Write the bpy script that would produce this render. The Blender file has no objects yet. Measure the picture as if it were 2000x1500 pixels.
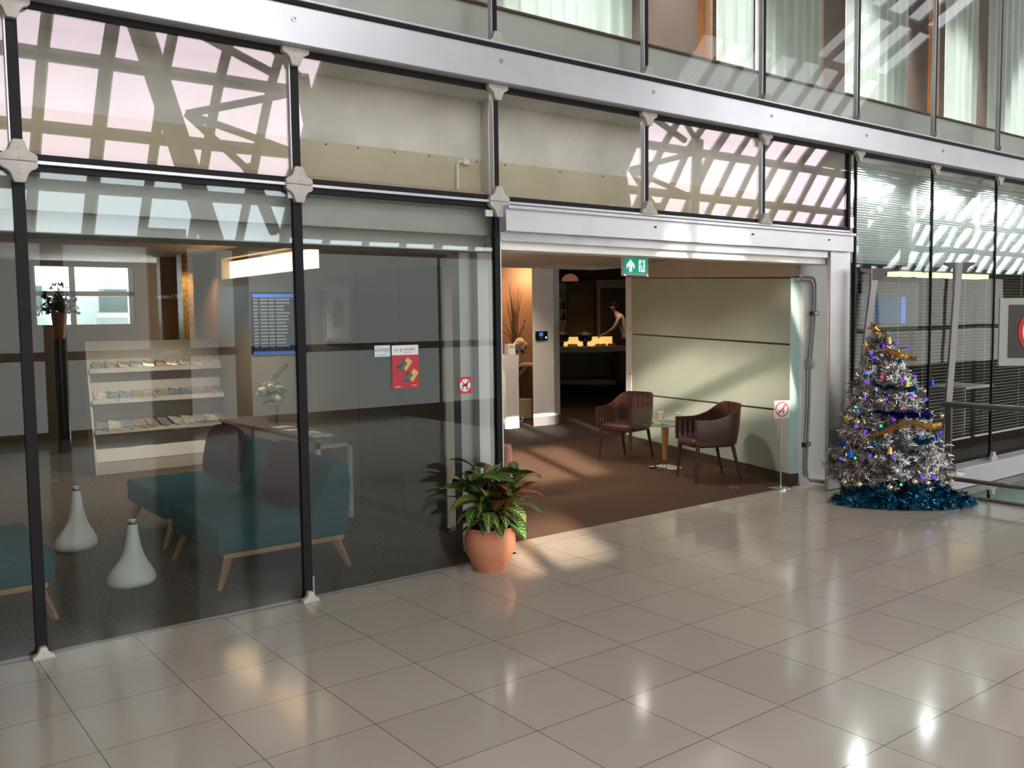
EXPOSURE = 0.0
SKY = 9.5
SUN = 22.0
SUNPATCH = [((6.1, 3.2, 0), 1.6, 1.0), ((8.5, 6.4, .05), 1.1, .75), ((3.75, .35, 0), 1.0, .55), ((8.15, 2.9, .85), .7, 1.0), ((7.76, 1.75, 1.0), .46, 1.1)]
import bpy, bmesh, math, random
from mathutils import Vector, Matrix
random.seed(7)
R = math.radians
PI = math.pi
scene = bpy.context.scene
col = scene.collection

# ------------------------------------------------------------------ materials
MATS = {}
def mat(name, color, rough=.5, metal=0., var=.0, scale=6., bump=0., bscale=40., emit=None, estr=0., spec=.5, alpha=None, coat=0.):
    m = bpy.data.materials.new(name); m.use_nodes = True
    nt = m.node_tree; b = nt.nodes['Principled BSDF']
    c = (*color, 1)
    b.inputs['Base Color'].default_value = c
    b.inputs['Roughness'].default_value = rough
    b.inputs['Metallic'].default_value = metal
    b.inputs['Specular IOR Level'].default_value = spec
    b.inputs['Coat Weight'].default_value = coat
    if var or bump:
        g = nt.nodes.new('ShaderNodeNewGeometry')
    if var:
        n = nt.nodes.new('ShaderNodeTexNoise'); n.inputs['Scale'].default_value = scale; n.inputs['Detail'].default_value = 5
        nt.links.new(g.outputs['Position'], n.inputs['Vector'])
        r = nt.nodes.new('ShaderNodeValToRGB')
        r.color_ramp.elements[0].position = .3; r.color_ramp.elements[1].position = .7
        r.color_ramp.elements[0].color = (*[max(0, x*(1-var)) for x in color], 1)
        r.color_ramp.elements[1].color = (*[min(1, x*(1+var)) for x in color], 1)
        nt.links.new(n.outputs['Fac'], r.inputs['Fac']); nt.links.new(r.outputs['Color'], b.inputs['Base Color'])
    if bump:
        n2 = nt.nodes.new('ShaderNodeTexNoise'); n2.inputs['Scale'].default_value = bscale; n2.inputs['Detail'].default_value = 3
        nt.links.new(g.outputs['Position'], n2.inputs['Vector'])
        bp = nt.nodes.new('ShaderNodeBump'); bp.inputs['Strength'].default_value = bump; bp.inputs['Distance'].default_value = .02
        nt.links.new(n2.outputs['Fac'], bp.inputs['Height']); nt.links.new(bp.outputs['Normal'], b.inputs['Normal'])
    if emit:
        b.inputs['Emission Color'].default_value = (*emit, 1); b.inputs['Emission Strength'].default_value = estr
    MATS[name] = m
    return m

def glass_mat(name, tint, coat, f0, wave=0.0, wscale=.8, graze=1.):
    """clear pane: tinted see-through plus a mirror coat that grows at grazing angles"""
    m = bpy.data.materials.new(name); m.use_nodes = True
    nt = m.node_tree; nt.nodes.clear()
    N = nt.nodes.new; L = nt.links.new
    out = N('ShaderNodeOutputMaterial'); mix = N('ShaderNodeMixShader')
    tr = N('ShaderNodeBsdfTransparent'); tr.inputs['Color'].default_value = (*tint, 1)
    gl = N('ShaderNodeBsdfGlossy'); gl.inputs['Color'].default_value = (*coat, 1); gl.inputs['Roughness'].default_value = 0.0
    lw = N('ShaderNodeLayerWeight'); lw.inputs['Blend'].default_value = .5
    p = N('ShaderNodeMath'); p.operation = 'POWER'; p.inputs[1].default_value = 5
    ma = N('ShaderNodeMath'); ma.operation = 'MULTIPLY_ADD'; ma.inputs[1].default_value = (1-f0)*graze; ma.inputs[2].default_value = f0
    L(lw.outputs['Facing'], p.inputs[0]); L(p.outputs[0], ma.inputs[0]); L(ma.outputs[0], mix.inputs[0])
    L(tr.outputs[0], mix.inputs[1]); L(gl.outputs[0], mix.inputs[2]); L(mix.outputs[0], out.inputs['Surface'])
    if wave:
        g = N('ShaderNodeNewGeometry'); n = N('ShaderNodeTexNoise'); n.inputs['Scale'].default_value = wscale; n.inputs['Detail'].default_value = 1
        bp = N('ShaderNodeBump'); bp.inputs['Strength'].default_value = 1; bp.inputs['Distance'].default_value = wave
        L(g.outputs['Position'], n.inputs['Vector']); L(n.outputs['Fac'], bp.inputs['Height']); L(bp.outputs['Normal'], gl.inputs['Normal'])
    MATS[name] = m
    return m

def tile_mat():
    m = mat('polished_tile', (.40, .335, .275), rough=.13, spec=.5)
    nt = m.node_tree; b = nt.nodes['Principled BSDF']; N = nt.nodes.new; L = nt.links.new
    g = N('ShaderNodeNewGeometry'); s = N('ShaderNodeSeparateXYZ'); L(g.outputs['Position'], s.inputs[0])
    def cell(sock, off, size):
        a = N('ShaderNodeMath'); a.operation = 'ADD'; a.inputs[1].default_value = off; L(sock, a.inputs[0])
        d = N('ShaderNodeMath'); d.operation = 'DIVIDE'; d.inputs[1].default_value = size; L(a.outputs[0], d.inputs[0])
        f = N('ShaderNodeMath'); f.operation = 'FRACT'; L(d.outputs[0], f.inputs[0])
        fl = N('ShaderNodeMath'); fl.operation = 'FLOOR'; L(d.outputs[0], fl.inputs[0])
        e = N('ShaderNodeMath'); e.operation = 'SUBTRACT'; e.inputs[1].default_value = .5; L(f.outputs[0], e.inputs[0])
        ab = N('ShaderNodeMath'); ab.operation = 'ABSOLUTE'; L(e.outputs[0], ab.inputs[0])
        gt = N('ShaderNodeMath'); gt.operation = 'GREATER_THAN'; gt.inputs[1].default_value = .5-.0021/size; L(ab.outputs[0], gt.inputs[0])
        return gt.outputs[0], fl.outputs[0]
    gx, ix = cell(s.outputs['X'], 0.0, .519); gy, iy = cell(s.outputs['Y'], .355, .51)
    mx = N('ShaderNodeMath'); mx.operation = 'MAXIMUM'; L(gx, mx.inputs[0]); L(gy, mx.inputs[1])
    cb = N('ShaderNodeCombineXYZ'); L(ix, cb.inputs[0]); L(iy, cb.inputs[1])
    wn = N('ShaderNodeTexWhiteNoise'); wn.noise_dimensions = '3D'; L(cb.outputs[0], wn.inputs['Vector'])
    nz = N('ShaderNodeTexNoise'); nz.inputs['Scale'].default_value = 1.6; nz.inputs['Detail'].default_value = 6; L(g.outputs['Position'], nz.inputs['Vector'])
    av = N('ShaderNodeMath'); av.operation = 'ADD'; L(wn.outputs['Value'], av.inputs[0]); L(nz.outputs['Fac'], av.inputs[1])
    hv = N('ShaderNodeMath'); hv.operation = 'MULTIPLY'; hv.inputs[1].default_value = .5; L(av.outputs[0], hv.inputs[0])
    rp = N('ShaderNodeValToRGB'); rp.color_ramp.elements[0].color = (.355, .298, .248, 1); rp.color_ramp.elements[1].color = (.425, .358, .30, 1)
    L(hv.outputs[0], rp.inputs['Fac'])
    mc = N('ShaderNodeMix'); mc.data_type = 'RGBA'; L(mx.outputs[0], mc.inputs['Factor']); L(rp.outputs['Color'], mc.inputs['A']); mc.inputs['B'].default_value = (.09, .07, .055, 1)
    L(mc.outputs['Result'], b.inputs['Base Color'])
    rr = N('ShaderNodeMath'); rr.operation = 'MULTIPLY_ADD'; rr.inputs[1].default_value = .10; rr.inputs[2].default_value = .07; L(nz.outputs['Fac'], rr.inputs[0]); L(rr.outputs[0], b.inputs['Roughness'])
    bp = N('ShaderNodeBump'); bp.inputs['Strength'].default_value = .25; bp.inputs['Distance'].default_value = .002; bp.invert = True
    L(mx.outputs[0], bp.inputs['Height']); L(bp.outputs['Normal'], b.inputs['Normal'])
    return m

def leaf_mat():
    """croton leaf: dark green to purple blade with yellow veins laid out along the leaf's own uv"""
    m = mat('croton_leaf', (.02, .06, .02), rough=.35, spec=.5)
    nt = m.node_tree; b = nt.nodes['Principled BSDF']; N = nt.nodes.new; L = nt.links.new
    uv = N('ShaderNodeUVMap'); s = N('ShaderNodeSeparateXYZ'); L(uv.outputs[0], s.inputs[0])
    ab = N('ShaderNodeMath'); ab.operation = 'ABSOLUTE'; L(s.outputs['Y'], ab.inputs[0])
    a = N('ShaderNodeMath'); a.operation = 'MULTIPLY_ADD'; a.inputs[1].default_value = -.16; L(ab.outputs[0], a.inputs[0]); L(s.outputs['X'], a.inputs[2])
    fr = N('ShaderNodeMath'); fr.operation = 'MULTIPLY'; fr.inputs[1].default_value = 9.; L(a.outputs[0], fr.inputs[0])
    f2 = N('ShaderNodeMath'); f2.operation = 'FRACT'; L(fr.outputs[0], f2.inputs[0])
    lt = N('ShaderNodeMath'); lt.operation = 'LESS_THAN'; lt.inputs[1].default_value = .22; L(f2.outputs[0], lt.inputs[0])
    mid = N('ShaderNodeMath'); mid.operation = 'LESS_THAN'; mid.inputs[1].default_value = .09; L(ab.outputs[0], mid.inputs[0])
    mx = N('ShaderNodeMath'); mx.operation = 'MAXIMUM'; L(lt.outputs[0], mx.inputs[0]); L(mid.outputs[0], mx.inputs[1])
    at = N('ShaderNodeAttribute'); at.attribute_name = 'tone'
    base = N('ShaderNodeValToRGB'); e = base.color_ramp.elements
    e[0].position = 0; e[0].color = (.014, .06, .02, 1); e[1].position = 1; e[1].color = (.55, .20, .04, 1)
    q = e.new(.45); q.color = (.018, .06, .02, 1); q = e.new(.7); q.color = (.07, .028, .02, 1); q = e.new(.88); q.color = (.10, .03, .02, 1)
    vein = N('ShaderNodeValToRGB'); e = vein.color_ramp.elements
    e[0].color = (.20, .34, .06, 1); e[1].color = (.75, .08, .05, 1); q = e.new(.5); q.color = (.50, .46, .06, 1); q = e.new(.8); q.color = (.38, .14, .03, 1)
    L(at.outputs['Fac'], base.inputs['Fac']); L(at.outputs['Fac'], vein.inputs['Fac'])
    mc = N('ShaderNodeMix'); mc.data_type = 'RGBA'; L(mx.outputs[0], mc.inputs['Factor']); L(base.outputs['Color'], mc.inputs['A']); L(vein.outputs['Color'], mc.inputs['B'])
    L(mc.outputs['Result'], b.inputs['Base Color'])
    return m

tile = tile_mat(); leafm = leaf_mat()
carpet_brown = mat('carpet_brown', (.125, .072, .047), rough=.95, var=.35, scale=60, bump=.9, bscale=220, spec=.1)
carpet_dark = mat('carpet_dark', (.045, .036, .034), rough=.95, var=.3, scale=60, bump=.8, bscale=200, spec=.1)
carpet_lobby = mat('carpet_lobby', (.16, .125, .10), rough=.95, var=.4, scale=45, bump=.8, bscale=200, spec=.1)
white_steel = mat('painted_white_steel', (.56, .56, .60), rough=.3, var=.05, scale=3, spec=.5, metal=.25)
steel = mat('brushed_grey_steel', (.40, .40, .41), rough=.33, metal=.7, var=.10, scale=4)
chrome = mat('polished_chrome', (.75, .74, .72), rough=.08, metal=1.)
rubber = mat('black_rubber_gasket', (.010, .009, .011), rough=.6, spec=.2)
clampm = mat('cast_beige_clamp', (.46, .42, .385), rough=.5, var=.08, scale=12)
white_paint = mat('white_paint', (.82, .80, .78), rough=.5, var=.03, scale=5)
white_gloss = mat('white_lacquer', (.70, .68, .66), rough=.2, var=.02)
cream_wall = mat('cream_wall', (.42, .36, .29), rough=.6, var=.05, scale=3)
brown_wall = mat('brown_wall_panel', (.16, .125, .095), rough=.45, var=.08, scale=2)
warm_wall = mat('warm_brown_wall', (.34, .20, .115), rough=.6, var=.06, scale=3)
ceil_mat = mat('taupe_ceiling', (.42, .34, .28), rough=.7, var=.04)
concrete = mat('grey_concrete', (.60, .58, .55), rough=.8, var=.14, scale=2.5, bump=.2, bscale=20)
beige_board = mat('beige_board', (.50, .44, .33), rough=.7, var=.05, scale=3)
grey_panel = mat('grey_spandrel', (.52, .50, .47), rough=.5, var=.05, scale=2)
sage_glass = mat('sage_back_painted_glass', (.41, .46, .385), rough=.22, var=.04, scale=2, spec=.5)
aqua_edge = mat('aqua_edge_glass', (.42, .60, .56), rough=.25, var=.04)
dark_base = mat('dark_brown_base', (.065, .045, .035), rough=.35, var=.1)
leather = mat('brown_leather', (.062, .022, .016), rough=.26, var=.18, scale=18, bump=.12, bscale=160, spec=.55)
leg_wood = mat('dark_stained_wood', (.045, .022, .016), rough=.35, var=.15)
oak = mat('oak', (.42, .24, .115), rough=.45, var=.18, scale=9)
stem_wood = mat('cherry_wood', (.36, .15, .055), rough=.35, var=.15, scale=9)
terracotta = mat('terracotta', (.56, .22, .115), rough=.7, var=.12, scale=7, bump=.15, bscale=60)
soil = mat('potting_soil', (.03, .02, .015), rough=1, bump=.8, bscale=60)
teal_fabric = mat('teal_fabric', (.016, .10, .135), rough=.95, var=.15, scale=80, bump=.4, bscale=250, spec=.1)
plum_fabric = mat('plum_fabric', (.075, .016, .03), rough=.95, var=.15, scale=80, bump=.4, bscale=250, spec=.1)
black_metal = mat('black_metal', (.02, .02, .02), rough=.4)
black_gloss = mat('black_plastic', (.012, .012, .014), rough=.2)
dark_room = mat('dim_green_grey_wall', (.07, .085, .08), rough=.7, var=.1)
dark_brown = mat('dark_walnut', (.075, .045, .03), rough=.5, var=.15, scale=4)
rail_mat = mat('grey_painted_rail', (.11, .10, .095), rough=.35, metal=.4)
paper = mat('paper', (.72, .70, .66), rough=.7)
red = mat('signal_red', (.55, .015, .025), rough=.5)
poster_red = mat('poster_red', (.42, .012, .03), rough=.4)
green_sign = mat('exit_green', (.0, .30, .19), rough=.35, emit=(.0, .42, .26), estr=.55)
sign_white = mat('lit_sign_white', (.8, .85, .85), rough=.4, emit=(.75, 1, .95), estr=.7)
acrylic = mat('grey_acrylic', (.5, .52, .52), rough=.15)
ink = mat('black_ink', (.015, .015, .015), rough=.6)
blue_ink = mat('blue_ink', (.05, .16, .30), rough=.6)
gold_card = mat('gold_card', (.55, .36, .10), rough=.4)
cream_cup = mat('printed_paper_cup', (.62, .50, .36), rough=.6, var=.35, scale=60)
silver = mat('silver_tinsel', (.46, .45, .45), rough=.25, metal=.9)
gold = mat('gold_foil', (.85, .50, .10), rough=.22, metal=.6)
champ = mat('champagne_bauble', (.74, .66, .42), rough=.18, metal=.8)
blue_foil = mat('blue_foil', (.01, .09, .50), rough=.2, metal=.8)
teal_foil = mat('teal_foil', (.0, .16, .30), rough=.22, metal=.85)
skirt_foil = mat('deep_blue_tinsel', (.006, .085, .17), rough=.14, metal=.85)
deep_blue = mat('royal_blue_tinsel', (.02, .02, .25), rough=.25, metal=.8)
brown_ball = mat('dark_brown_bauble', (.03, .012, .012), rough=.12, spec=.7)
gem = {}
for nm, c, s in (('purple', (.10, .012, 1.), 1.8), ('green', (.02, .8, .25), 1.2), ('red', (.9, .05, .05), .9), ('blue', (.01, .08, 1.), 1.8)):
    gem[nm] = mat(nm + '_light', c, emit=c, estr=s)
warm_glow = mat('warm_light_panel', (.9, .7, .4), emit=(1, .70, .36), estr=4.5)
onyx_glow = mat('lit_onyx', (.9, .6, .25), emit=(1, .55, .16), estr=.95)
desk_glow = mat('frosted_desk_glass', (.5, .55, .42), rough=.3, emit=(.8, .85, .6), estr=.35)
screen_dark = mat('screen_dark', (.02, .03, .05), rough=.15, emit=(.02, .04, .09), estr=.5)
screen_blue = mat('screen_blue', (.05, .12, .5), emit=(.10, .25, .85), estr=.65)
screen_text = mat('screen_text', (.5, .5, .5), emit=(.5, .55, .6), estr=.35)
screen_red = mat('screen_red', (.5, .05, .05), emit=(.7, .15, .15), estr=.5)
fixture = mat('office_light', (.9, .8, .5), emit=(1, .80, .40), estr=2.2)
curtain_mat = mat('pale_curtain', (.80, .84, .82), rough=.9, var=.05, scale=4)
def cloth(m, amt):
    nt = m.node_tree; b = nt.nodes['Principled BSDF']; o = nt.nodes['Material Output']
    t = nt.nodes.new('ShaderNodeBsdfTranslucent'); t.inputs['Color'].default_value = b.inputs['Base Color'].default_value
    x = nt.nodes.new('ShaderNodeMixShader'); x.inputs[0].default_value = amt
    nt.links.new(b.outputs[0], x.inputs[1]); nt.links.new(t.outputs[0], x.inputs[2]); nt.links.new(x.outputs[0], o.inputs['Surface'])
cloth(curtain_mat, .5)
blind_mat = mat('white_blind', (.68, .72, .70), rough=.5); cloth(blind_mat, .4)
gold_tex = mat('gold_mosaic', (.42, .27, .10), rough=.4, var=.5, scale=28)
skin = mat('skin', (.32, .17, .11), rough=.55)
hair = mat('black_hair', (.01, .009, .009), rough=.95, spec=.1)
shirt = mat('cream_shirt', (.52, .46, .36), rough=.8)
trouser = mat('black_trousers', (.012, .012, .013), rough=.8)
green_leaf = mat('green_leaf', (.03, .085, .025), rough=.5, var=.3)
pale_flower = mat('pale_flower', (.74, .78, .46), rough=.7, var=.12, scale=25)
cream_flower = mat('cream_flower', (.66, .58, .42), rough=.7, var=.12, scale=25)
lower_teal = mat('teal_glass_panel', (.20, .34, .31), rough=.2, var=.05)
outside_wall = mat('pale_outside_wall', (.34, .36, .35), rough=.7)
outside_dark = mat('outside_balcony', (.06, .075, .075), rough=.7)
pole_steel = mat('galvanised_post', (.40, .37, .37), rough=.4, metal=.4)
frame_grey = mat('sign_frame_grey', (.34, .35, .33), rough=.4, metal=.3)
lampshade = mat('pink_lampshade', (.5, .25, .18), rough=.6, emit=(1, .38, .22), estr=.16)
white_body = mat('white_ceramic', (.86, .88, .84), rough=.35)
vault_metal = mat('vault_grey_metal', (.17, .18, .18), rough=.5)
vault_panel = mat('vault_cladding', (.30, .31, .31), rough=.6, var=.05)
opp_panel = mat('glowing_white_panel', (.66, .64, .60), rough=.6, var=.05, emit=(1, .97, .90), estr=1.6)  # emission added so the far panels mirror brighter in the glass
opp_brown = mat('brown_timber_frame', (.12, .065, .04), rough=.5)
table_glass = glass_mat('table_glass', (.80, .88, .85), (1, 1, 1), .06)
lower_glass = glass_mat('lower_pane_glass', (.78, .80, .785), (.86, .96, 1.), .034, .0006, .5)
mid_glass = glass_mat('upper_pane_glass', (.93, .93, .91), (1., .79, .90), .042, .0012, .8)
upper_glass = glass_mat('upper_storey_glass', (.92, .94, .925), (.95, .97, 1.), .006, .002, .8, .3)
right_glass = glass_mat('right_pane_glass', (.93, .955, .945), (.95, 1, .99), .020, .003, .9, .6)
# ------------------------------------------------------------------ mesh builder
class MB:
    def __init__(s):
        s.v = []; s.f = []; s.mi = []; s.uv = {}; s.tone = []; s.cur = 0; s.M = Matrix.Identity(4)
    def at(s, M): s.M = M; return s
    def add(s, vs, fs):
        o = len(s.v); s.v += [tuple(s.M @ Vector(p)) for p in vs]
        s.f += [tuple(o+i for i in f) for f in fs]; s.mi += [s.cur]*len(fs); return o
    def box(s, x0, y0, z0, x1, y1, z1):
        x0, x1 = sorted((x0, x1)); y0, y1 = sorted((y0, y1)); z0, z1 = sorted((z0, z1))
        s.add([(x0,y0,z0),(x1,y0,z0),(x1,y1,z0),(x0,y1,z0),(x0,y0,z1),(x1,y0,z1),(x1,y1,z1),(x0,y1,z1)],
              [(0,3,2,1),(4,5,6,7),(0,1,5,4),(1,2,6,5),(2,3,7,6),(3,0,4,7)]); return s
    def lathe(s, prof, c=(0,0,0), n=24):
        k = len(prof); vs = []
        for i in range(n):
            a = 2*PI*i/n
            vs += [(c[0]+r*math.cos(a), c[1]+r*math.sin(a), c[2]+z) for r, z in prof]
        fs = [(i*k+j, ((i+1) % n)*k+j, ((i+1) % n)*k+j+1, i*k+j+1) for i in range(n) for j in range(k-1)]
        fs.append(tuple(i*k for i in range(n))[::-1]); fs.append(tuple(i*k+k-1 for i in range(n)))
        s.add(vs, fs); return s
    def tube(s, pts, r, n=8, cap=True):
        pts = [Vector(p) for p in pts]; k = len(pts)
        rs = r if isinstance(r, (list, tuple)) else [r]*k
        up = None; vs = []
        for i, p in enumerate(pts):
            t = (pts[min(i+1, k-1)]-pts[max(i-1, 0)]).normalized()
            if up is None: up = Vector((0,0,1)) if abs(t.z) < .9 else Vector((1,0,0))
            a = t.cross(up)
            if a.length < 1e-5: a = t.orthogonal()
            a.normalize(); b = a.cross(t).normalized(); up = b
            vs += [tuple(p+rs[i]*(math.cos(2*PI*j/n)*a+math.sin(2*PI*j/n)*b)) for j in range(n)]
        fs = [(i*n+j, i*n+(j+1) % n, (i+1)*n+(j+1) % n, (i+1)*n+j) for i in range(k-1) for j in range(n)]
        if cap: fs += [tuple(range(n))[::-1], tuple((k-1)*n+j for j in range(n))]
        s.add(vs, fs); return s
    def cyl(s, p0, p1, r0, r1=None, n=16): return s.tube([p0, p1], [r0, r0 if r1 is None else r1], n)
    def prism(s, poly, y0, y1):
        """polygon in local xz, thickness along y"""
        n = len(poly)
        s.add([(x,y0,z) for x, z in poly]+[(x,y1,z) for x, z in poly],
              [tuple(range(n)), tuple(range(n, 2*n))[::-1]]+[(i, n+i, n+(i+1) % n, (i+1) % n) for i in range(n)]); return s
    def plan(s, poly, z0, z1):
        n = len(poly)
        s.add([(x,y,z0) for x, y in poly]+[(x,y,z1) for x, y in poly],
              [tuple(range(n))[::-1], tuple(range(n, 2*n))]+[(i, (i+1) % n, n+(i+1) % n, n+i) for i in range(n)]); return s
    def ring(s, cx, cz, r0, r1, y0, y1, n=40, a0=0, a1=2*PI):
        vs = []
        for i in range(n+1):
            a = a0+(a1-a0)*i/n; c, q = math.cos(a), math.sin(a)
            vs += [(cx+r0*c,y0,cz+r0*q),(cx+r1*c,y0,cz+r1*q),(cx+r1*c,y1,cz+r1*q),(cx+r0*c,y1,cz+r0*q)]
        fs = [(4*i+j, 4*i+(j+1) % 4, 4*i+4+(j+1) % 4, 4*i+4+j) for i in range(n) for j in range(4)]
        s.add(vs, fs); return s
    def disc(s, cx, cz, r, y0, y1, n=32):
        return s.prism([(cx+r*math.cos(2*PI*i/n), cz+r*math.sin(2*PI*i/n)) for i in range(n)], y0, y1)
    def ball(s, c, r, nu=14, nv=9, sc=(1,1,1)):
        vs = [(c[0], c[1], c[2]-r*sc[2])]
        for j in range(1, nv):
            t = PI*j/nv-PI/2
            vs += [(c[0]+r*sc[0]*math.cos(t)*math.cos(2*PI*i/nu), c[1]+r*sc[1]*math.cos(t)*math.sin(2*PI*i/nu), c[2]+r*sc[2]*math.sin(t)) for i in range(nu)]
        vs.append((c[0], c[1], c[2]+r*sc[2])); L = len(vs)-1
        fs = [(0, 1+(i+1) % nu, 1+i) for i in range(nu)]
        fs += [(1+j*nu+i, 1+j*nu+(i+1) % nu, 1+(j+1)*nu+(i+1) % nu, 1+(j+1)*nu+i) for j in range(nv-2) for i in range(nu)]
        fs += [(L, 1+(nv-2)*nu+i, 1+(nv-2)*nu+(i+1) % nu) for i in range(nu)]
        s.add(vs, fs); return s
    def grid(s, fn, nu, nv, cu=False, cv=False):
        vs = [fn(i/(nu if cu else nu-1), j/(nv if cv else nv-1)) for i in range(nu) for j in range(nv)]
        fs = [(i*nv+j, ((i+1) % nu)*nv+j, ((i+1) % nu)*nv+(j+1) % nv, i*nv+(j+1) % nv) for i in range(nu if cu else nu-1) for j in range(nv if cv else nv-1)]
        s.add(vs, fs); return s
    def pillow(s, cx, cy, cz, w, d, h, e=3.2, n=18):
        """rounded cushion block (superellipsoid)"""
        def sg(c, p): return math.copysign(abs(c)**p, c)
        def fn(u, v):
            a = 2*PI*u; b = -PI/2+PI*v; q = 2/e
            return (cx+w/2*sg(math.cos(b), q)*sg(math.cos(a), q), cy+d/2*sg(math.cos(b), q)*sg(math.sin(a), q), cz+h/2*sg(math.sin(b), q))
        return s.grid(fn, 4*n//2, n, cu=True)
    def build(s, name, mats, parent=None, smooth=40, bevel=0, kind=None):
        me = bpy.data.meshes.new(name); me.from_pydata(s.v, [], s.f)
        if not isinstance(mats, (list, tuple)): mats = [mats]
        for m in mats: me.materials.append(m)
        if any(s.mi): me.polygons.foreach_set('material_index', s.mi)
        bm = bmesh.new(); bm.from_mesh(me)
        if s.uv:
            lay = bm.loops.layers.uv.new('UVMap')
            for f in bm.faces:
                for l in f.loops: l[lay].uv = s.uv.get(l.vert.index, (0, 0))
        if not s.uv: bmesh.ops.recalc_face_normals(bm, faces=bm.faces)
        if bevel: bmesh.ops.bevel(bm, geom=bm.edges[:], offset=bevel, segments=2, affect='EDGES', profile=.5, clamp_overlap=True)
        bm.to_mesh(me); bm.free()
        if s.tone:
            a = me.attributes.new('tone', 'FLOAT', 'POINT'); a.data.foreach_set('value', s.tone)
        if smooth:
            me.polygons.foreach_set('use_smooth', [True]*len(me.polygons)); me.set_sharp_from_angle(angle=R(smooth))
        o = bpy.data.objects.new(name, me); col.objects.link(o)
        if parent: o.parent = parent
        if kind: o['kind'] = kind
        return o

def B(x0, y0, z0, x1, y1, z1): return MB().box(x0, y0, z0, x1, y1, z1)
def tag(o, label, cat, group=None):
    o['label'] = label; o['category'] = cat
    if group: o['group'] = group
    return o
def thing(name, label, cat, loc=(0,0,0), rz=0, group=None):
    o = bpy.data.objects.new(name, None); col.objects.link(o); o.empty_display_size = .1
    o.location = loc; o.rotation_euler = (0, 0, rz)
    return tag(o, label, cat, group)
def struct(name, mb, m, smooth=0, bevel=0): return mb.build(name, m, None, smooth, bevel, 'structure')
def dup(root, loc, rz, label, group=None, scale=None):
    r = root.copy(); col.objects.link(r); r.location = loc; r.rotation_euler = (0, 0, rz); r['label'] = label
    if group: r['group'] = group
    if scale: r.scale = scale
    for ch in list(root.children):
        c = ch.copy(); col.objects.link(c); c.parent = r
        for g in ch.children:
            d = g.copy(); col.objects.link(d); d.parent = c
    return r
def text(s, size, name, m, parent, M, align='CENTER', depth=.001, shear=0):
    cu = bpy.data.curves.new(name, 'FONT'); cu.body = s; cu.size = size; cu.align_x = align; cu.align_y = 'CENTER'; cu.extrude = depth; cu.shear = shear
    cu.resolution_u = 2
    t = bpy.data.objects.new(name, cu); col.objects.link(t)
    dg = bpy.context.evaluated_depsgraph_get(); dg.update()
    me = bpy.data.meshes.new_from_object(t.evaluated_get(dg)); bpy.data.objects.remove(t)
    me.transform(M); me.materials.clear(); me.materials.append(m)
    o = bpy.data.objects.new(name, me); col.objects.link(o)
    if parent: o.parent = parent
    return o
FRONT = Matrix.Rotation(PI/2, 4, 'X')      # lettering that reads from -y
def ORD(i): return ['first','second','third','fourth','fifth','sixth','seventh','eighth','ninth','tenth','eleventh','twelfth','thirteenth','fourteenth'][i]

# ------------------------------------------------------------------ camera
cam = bpy.data.cameras.new('camera'); co = bpy.data.objects.new('camera', cam); col.objects.link(co)
cam.sensor_width = 36; cam.lens = 1775.45/2000*36; cam.clip_end = 300
yaw, pitch, roll = .655, -.0713, -.01267
cy, sy, cp, sp = math.cos(yaw), math.sin(yaw), math.cos(pitch), math.sin(pitch)
fw = Vector((sy*cp, cy*cp, sp)); r0 = Vector((cy, -sy, 0)); u0 = r0.cross(fw)
rv = math.cos(roll)*r0+math.sin(roll)*u0; uv_ = -math.sin(roll)*r0+math.cos(roll)*u0
Mc = Matrix((rv, uv_, -fw)).transposed().to_4x4(); Mc.translation = Vector((-.869, -5.401, 1.8))
co.matrix_world = Mc
scene.camera = co
scene.view_settings.view_transform = 'Standard'; scene.view_settings.look = 'None'
scene.view_settings.exposure = EXPOSURE; scene.view_settings.gamma = 1
scene.cycles.max_bounces = 10; scene.cycles.transparent_max_bounces = 16; scene.cycles.glossy_bounces = 4; scene.cycles.diffuse_bounces = 4
scene.cycles.caustics_reflective = False; scene.cycles.caustics_refractive = False
scene.cycles.sample_clamp_indirect = 6; scene.cycles.use_denoising = True
# ------------------------------------------------------------------ the setting
TN = [0]; WN = [0]
def trim(mb, m, bevel=0, smooth=0):
    TN[0] += 1; return struct('trim_%d' % TN[0], mb, m, smooth, bevel)
def window(mb, m):
    WN[0] += 1; return struct('window_%d' % WN[0], mb, m)

# floors
f = MB().plan([(-14,-10.2),(8.0,-10.2),(8.0,.34),(3.15,.34),(3.15,.05),(-14,.05)], -.25, 0); struct('floor', f, tile)
struct('floor_lobby', B(-3, .05, -.25, 3.35, 9.2, .0), carpet_lobby)
struct('floor_entrance', B(3.35, .34, -.25, 8.9, 4.66, .0), carpet_brown)
struct('floor_lounge', MB().plan([(3.35,4.66),(26,4.66),(26,20),(10.1,20),(10.1,8.15),(3.35,8.15)], -.25, 0), carpet_dark)
trim(B(-3, .03, 0, 3.12, .05, .006), clampm)           # pale joint where tile meets the glass

X = lambda k: .031+1.557*k
# long steel beams of the glass front
bm_ = MB().box(-4, -.13, 3.487, 16, .08, 3.715).box(-4, -.17, 3.735, 16, .06, 3.75)
trim(bm_, white_steel, .004)
trim(B(-4, -.15, 3.715, 16, .06, 3.735), rubber)
trim(B(-4, -.02, 3.75, 16, .02, 3.79), rubber)
trim(B(-4, -.02, 3.452, 16, .02, 3.487), rubber)
trim(MB().box(-4, -.045, 2.645, 7.66, .03, 2.662), white_steel)
trim(MB().box(-4, -.02, 2.662, 7.66, .02, 2.70).box(-4, -.02, 2.612, 3.17, .02, 2.645), rubber)
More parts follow.
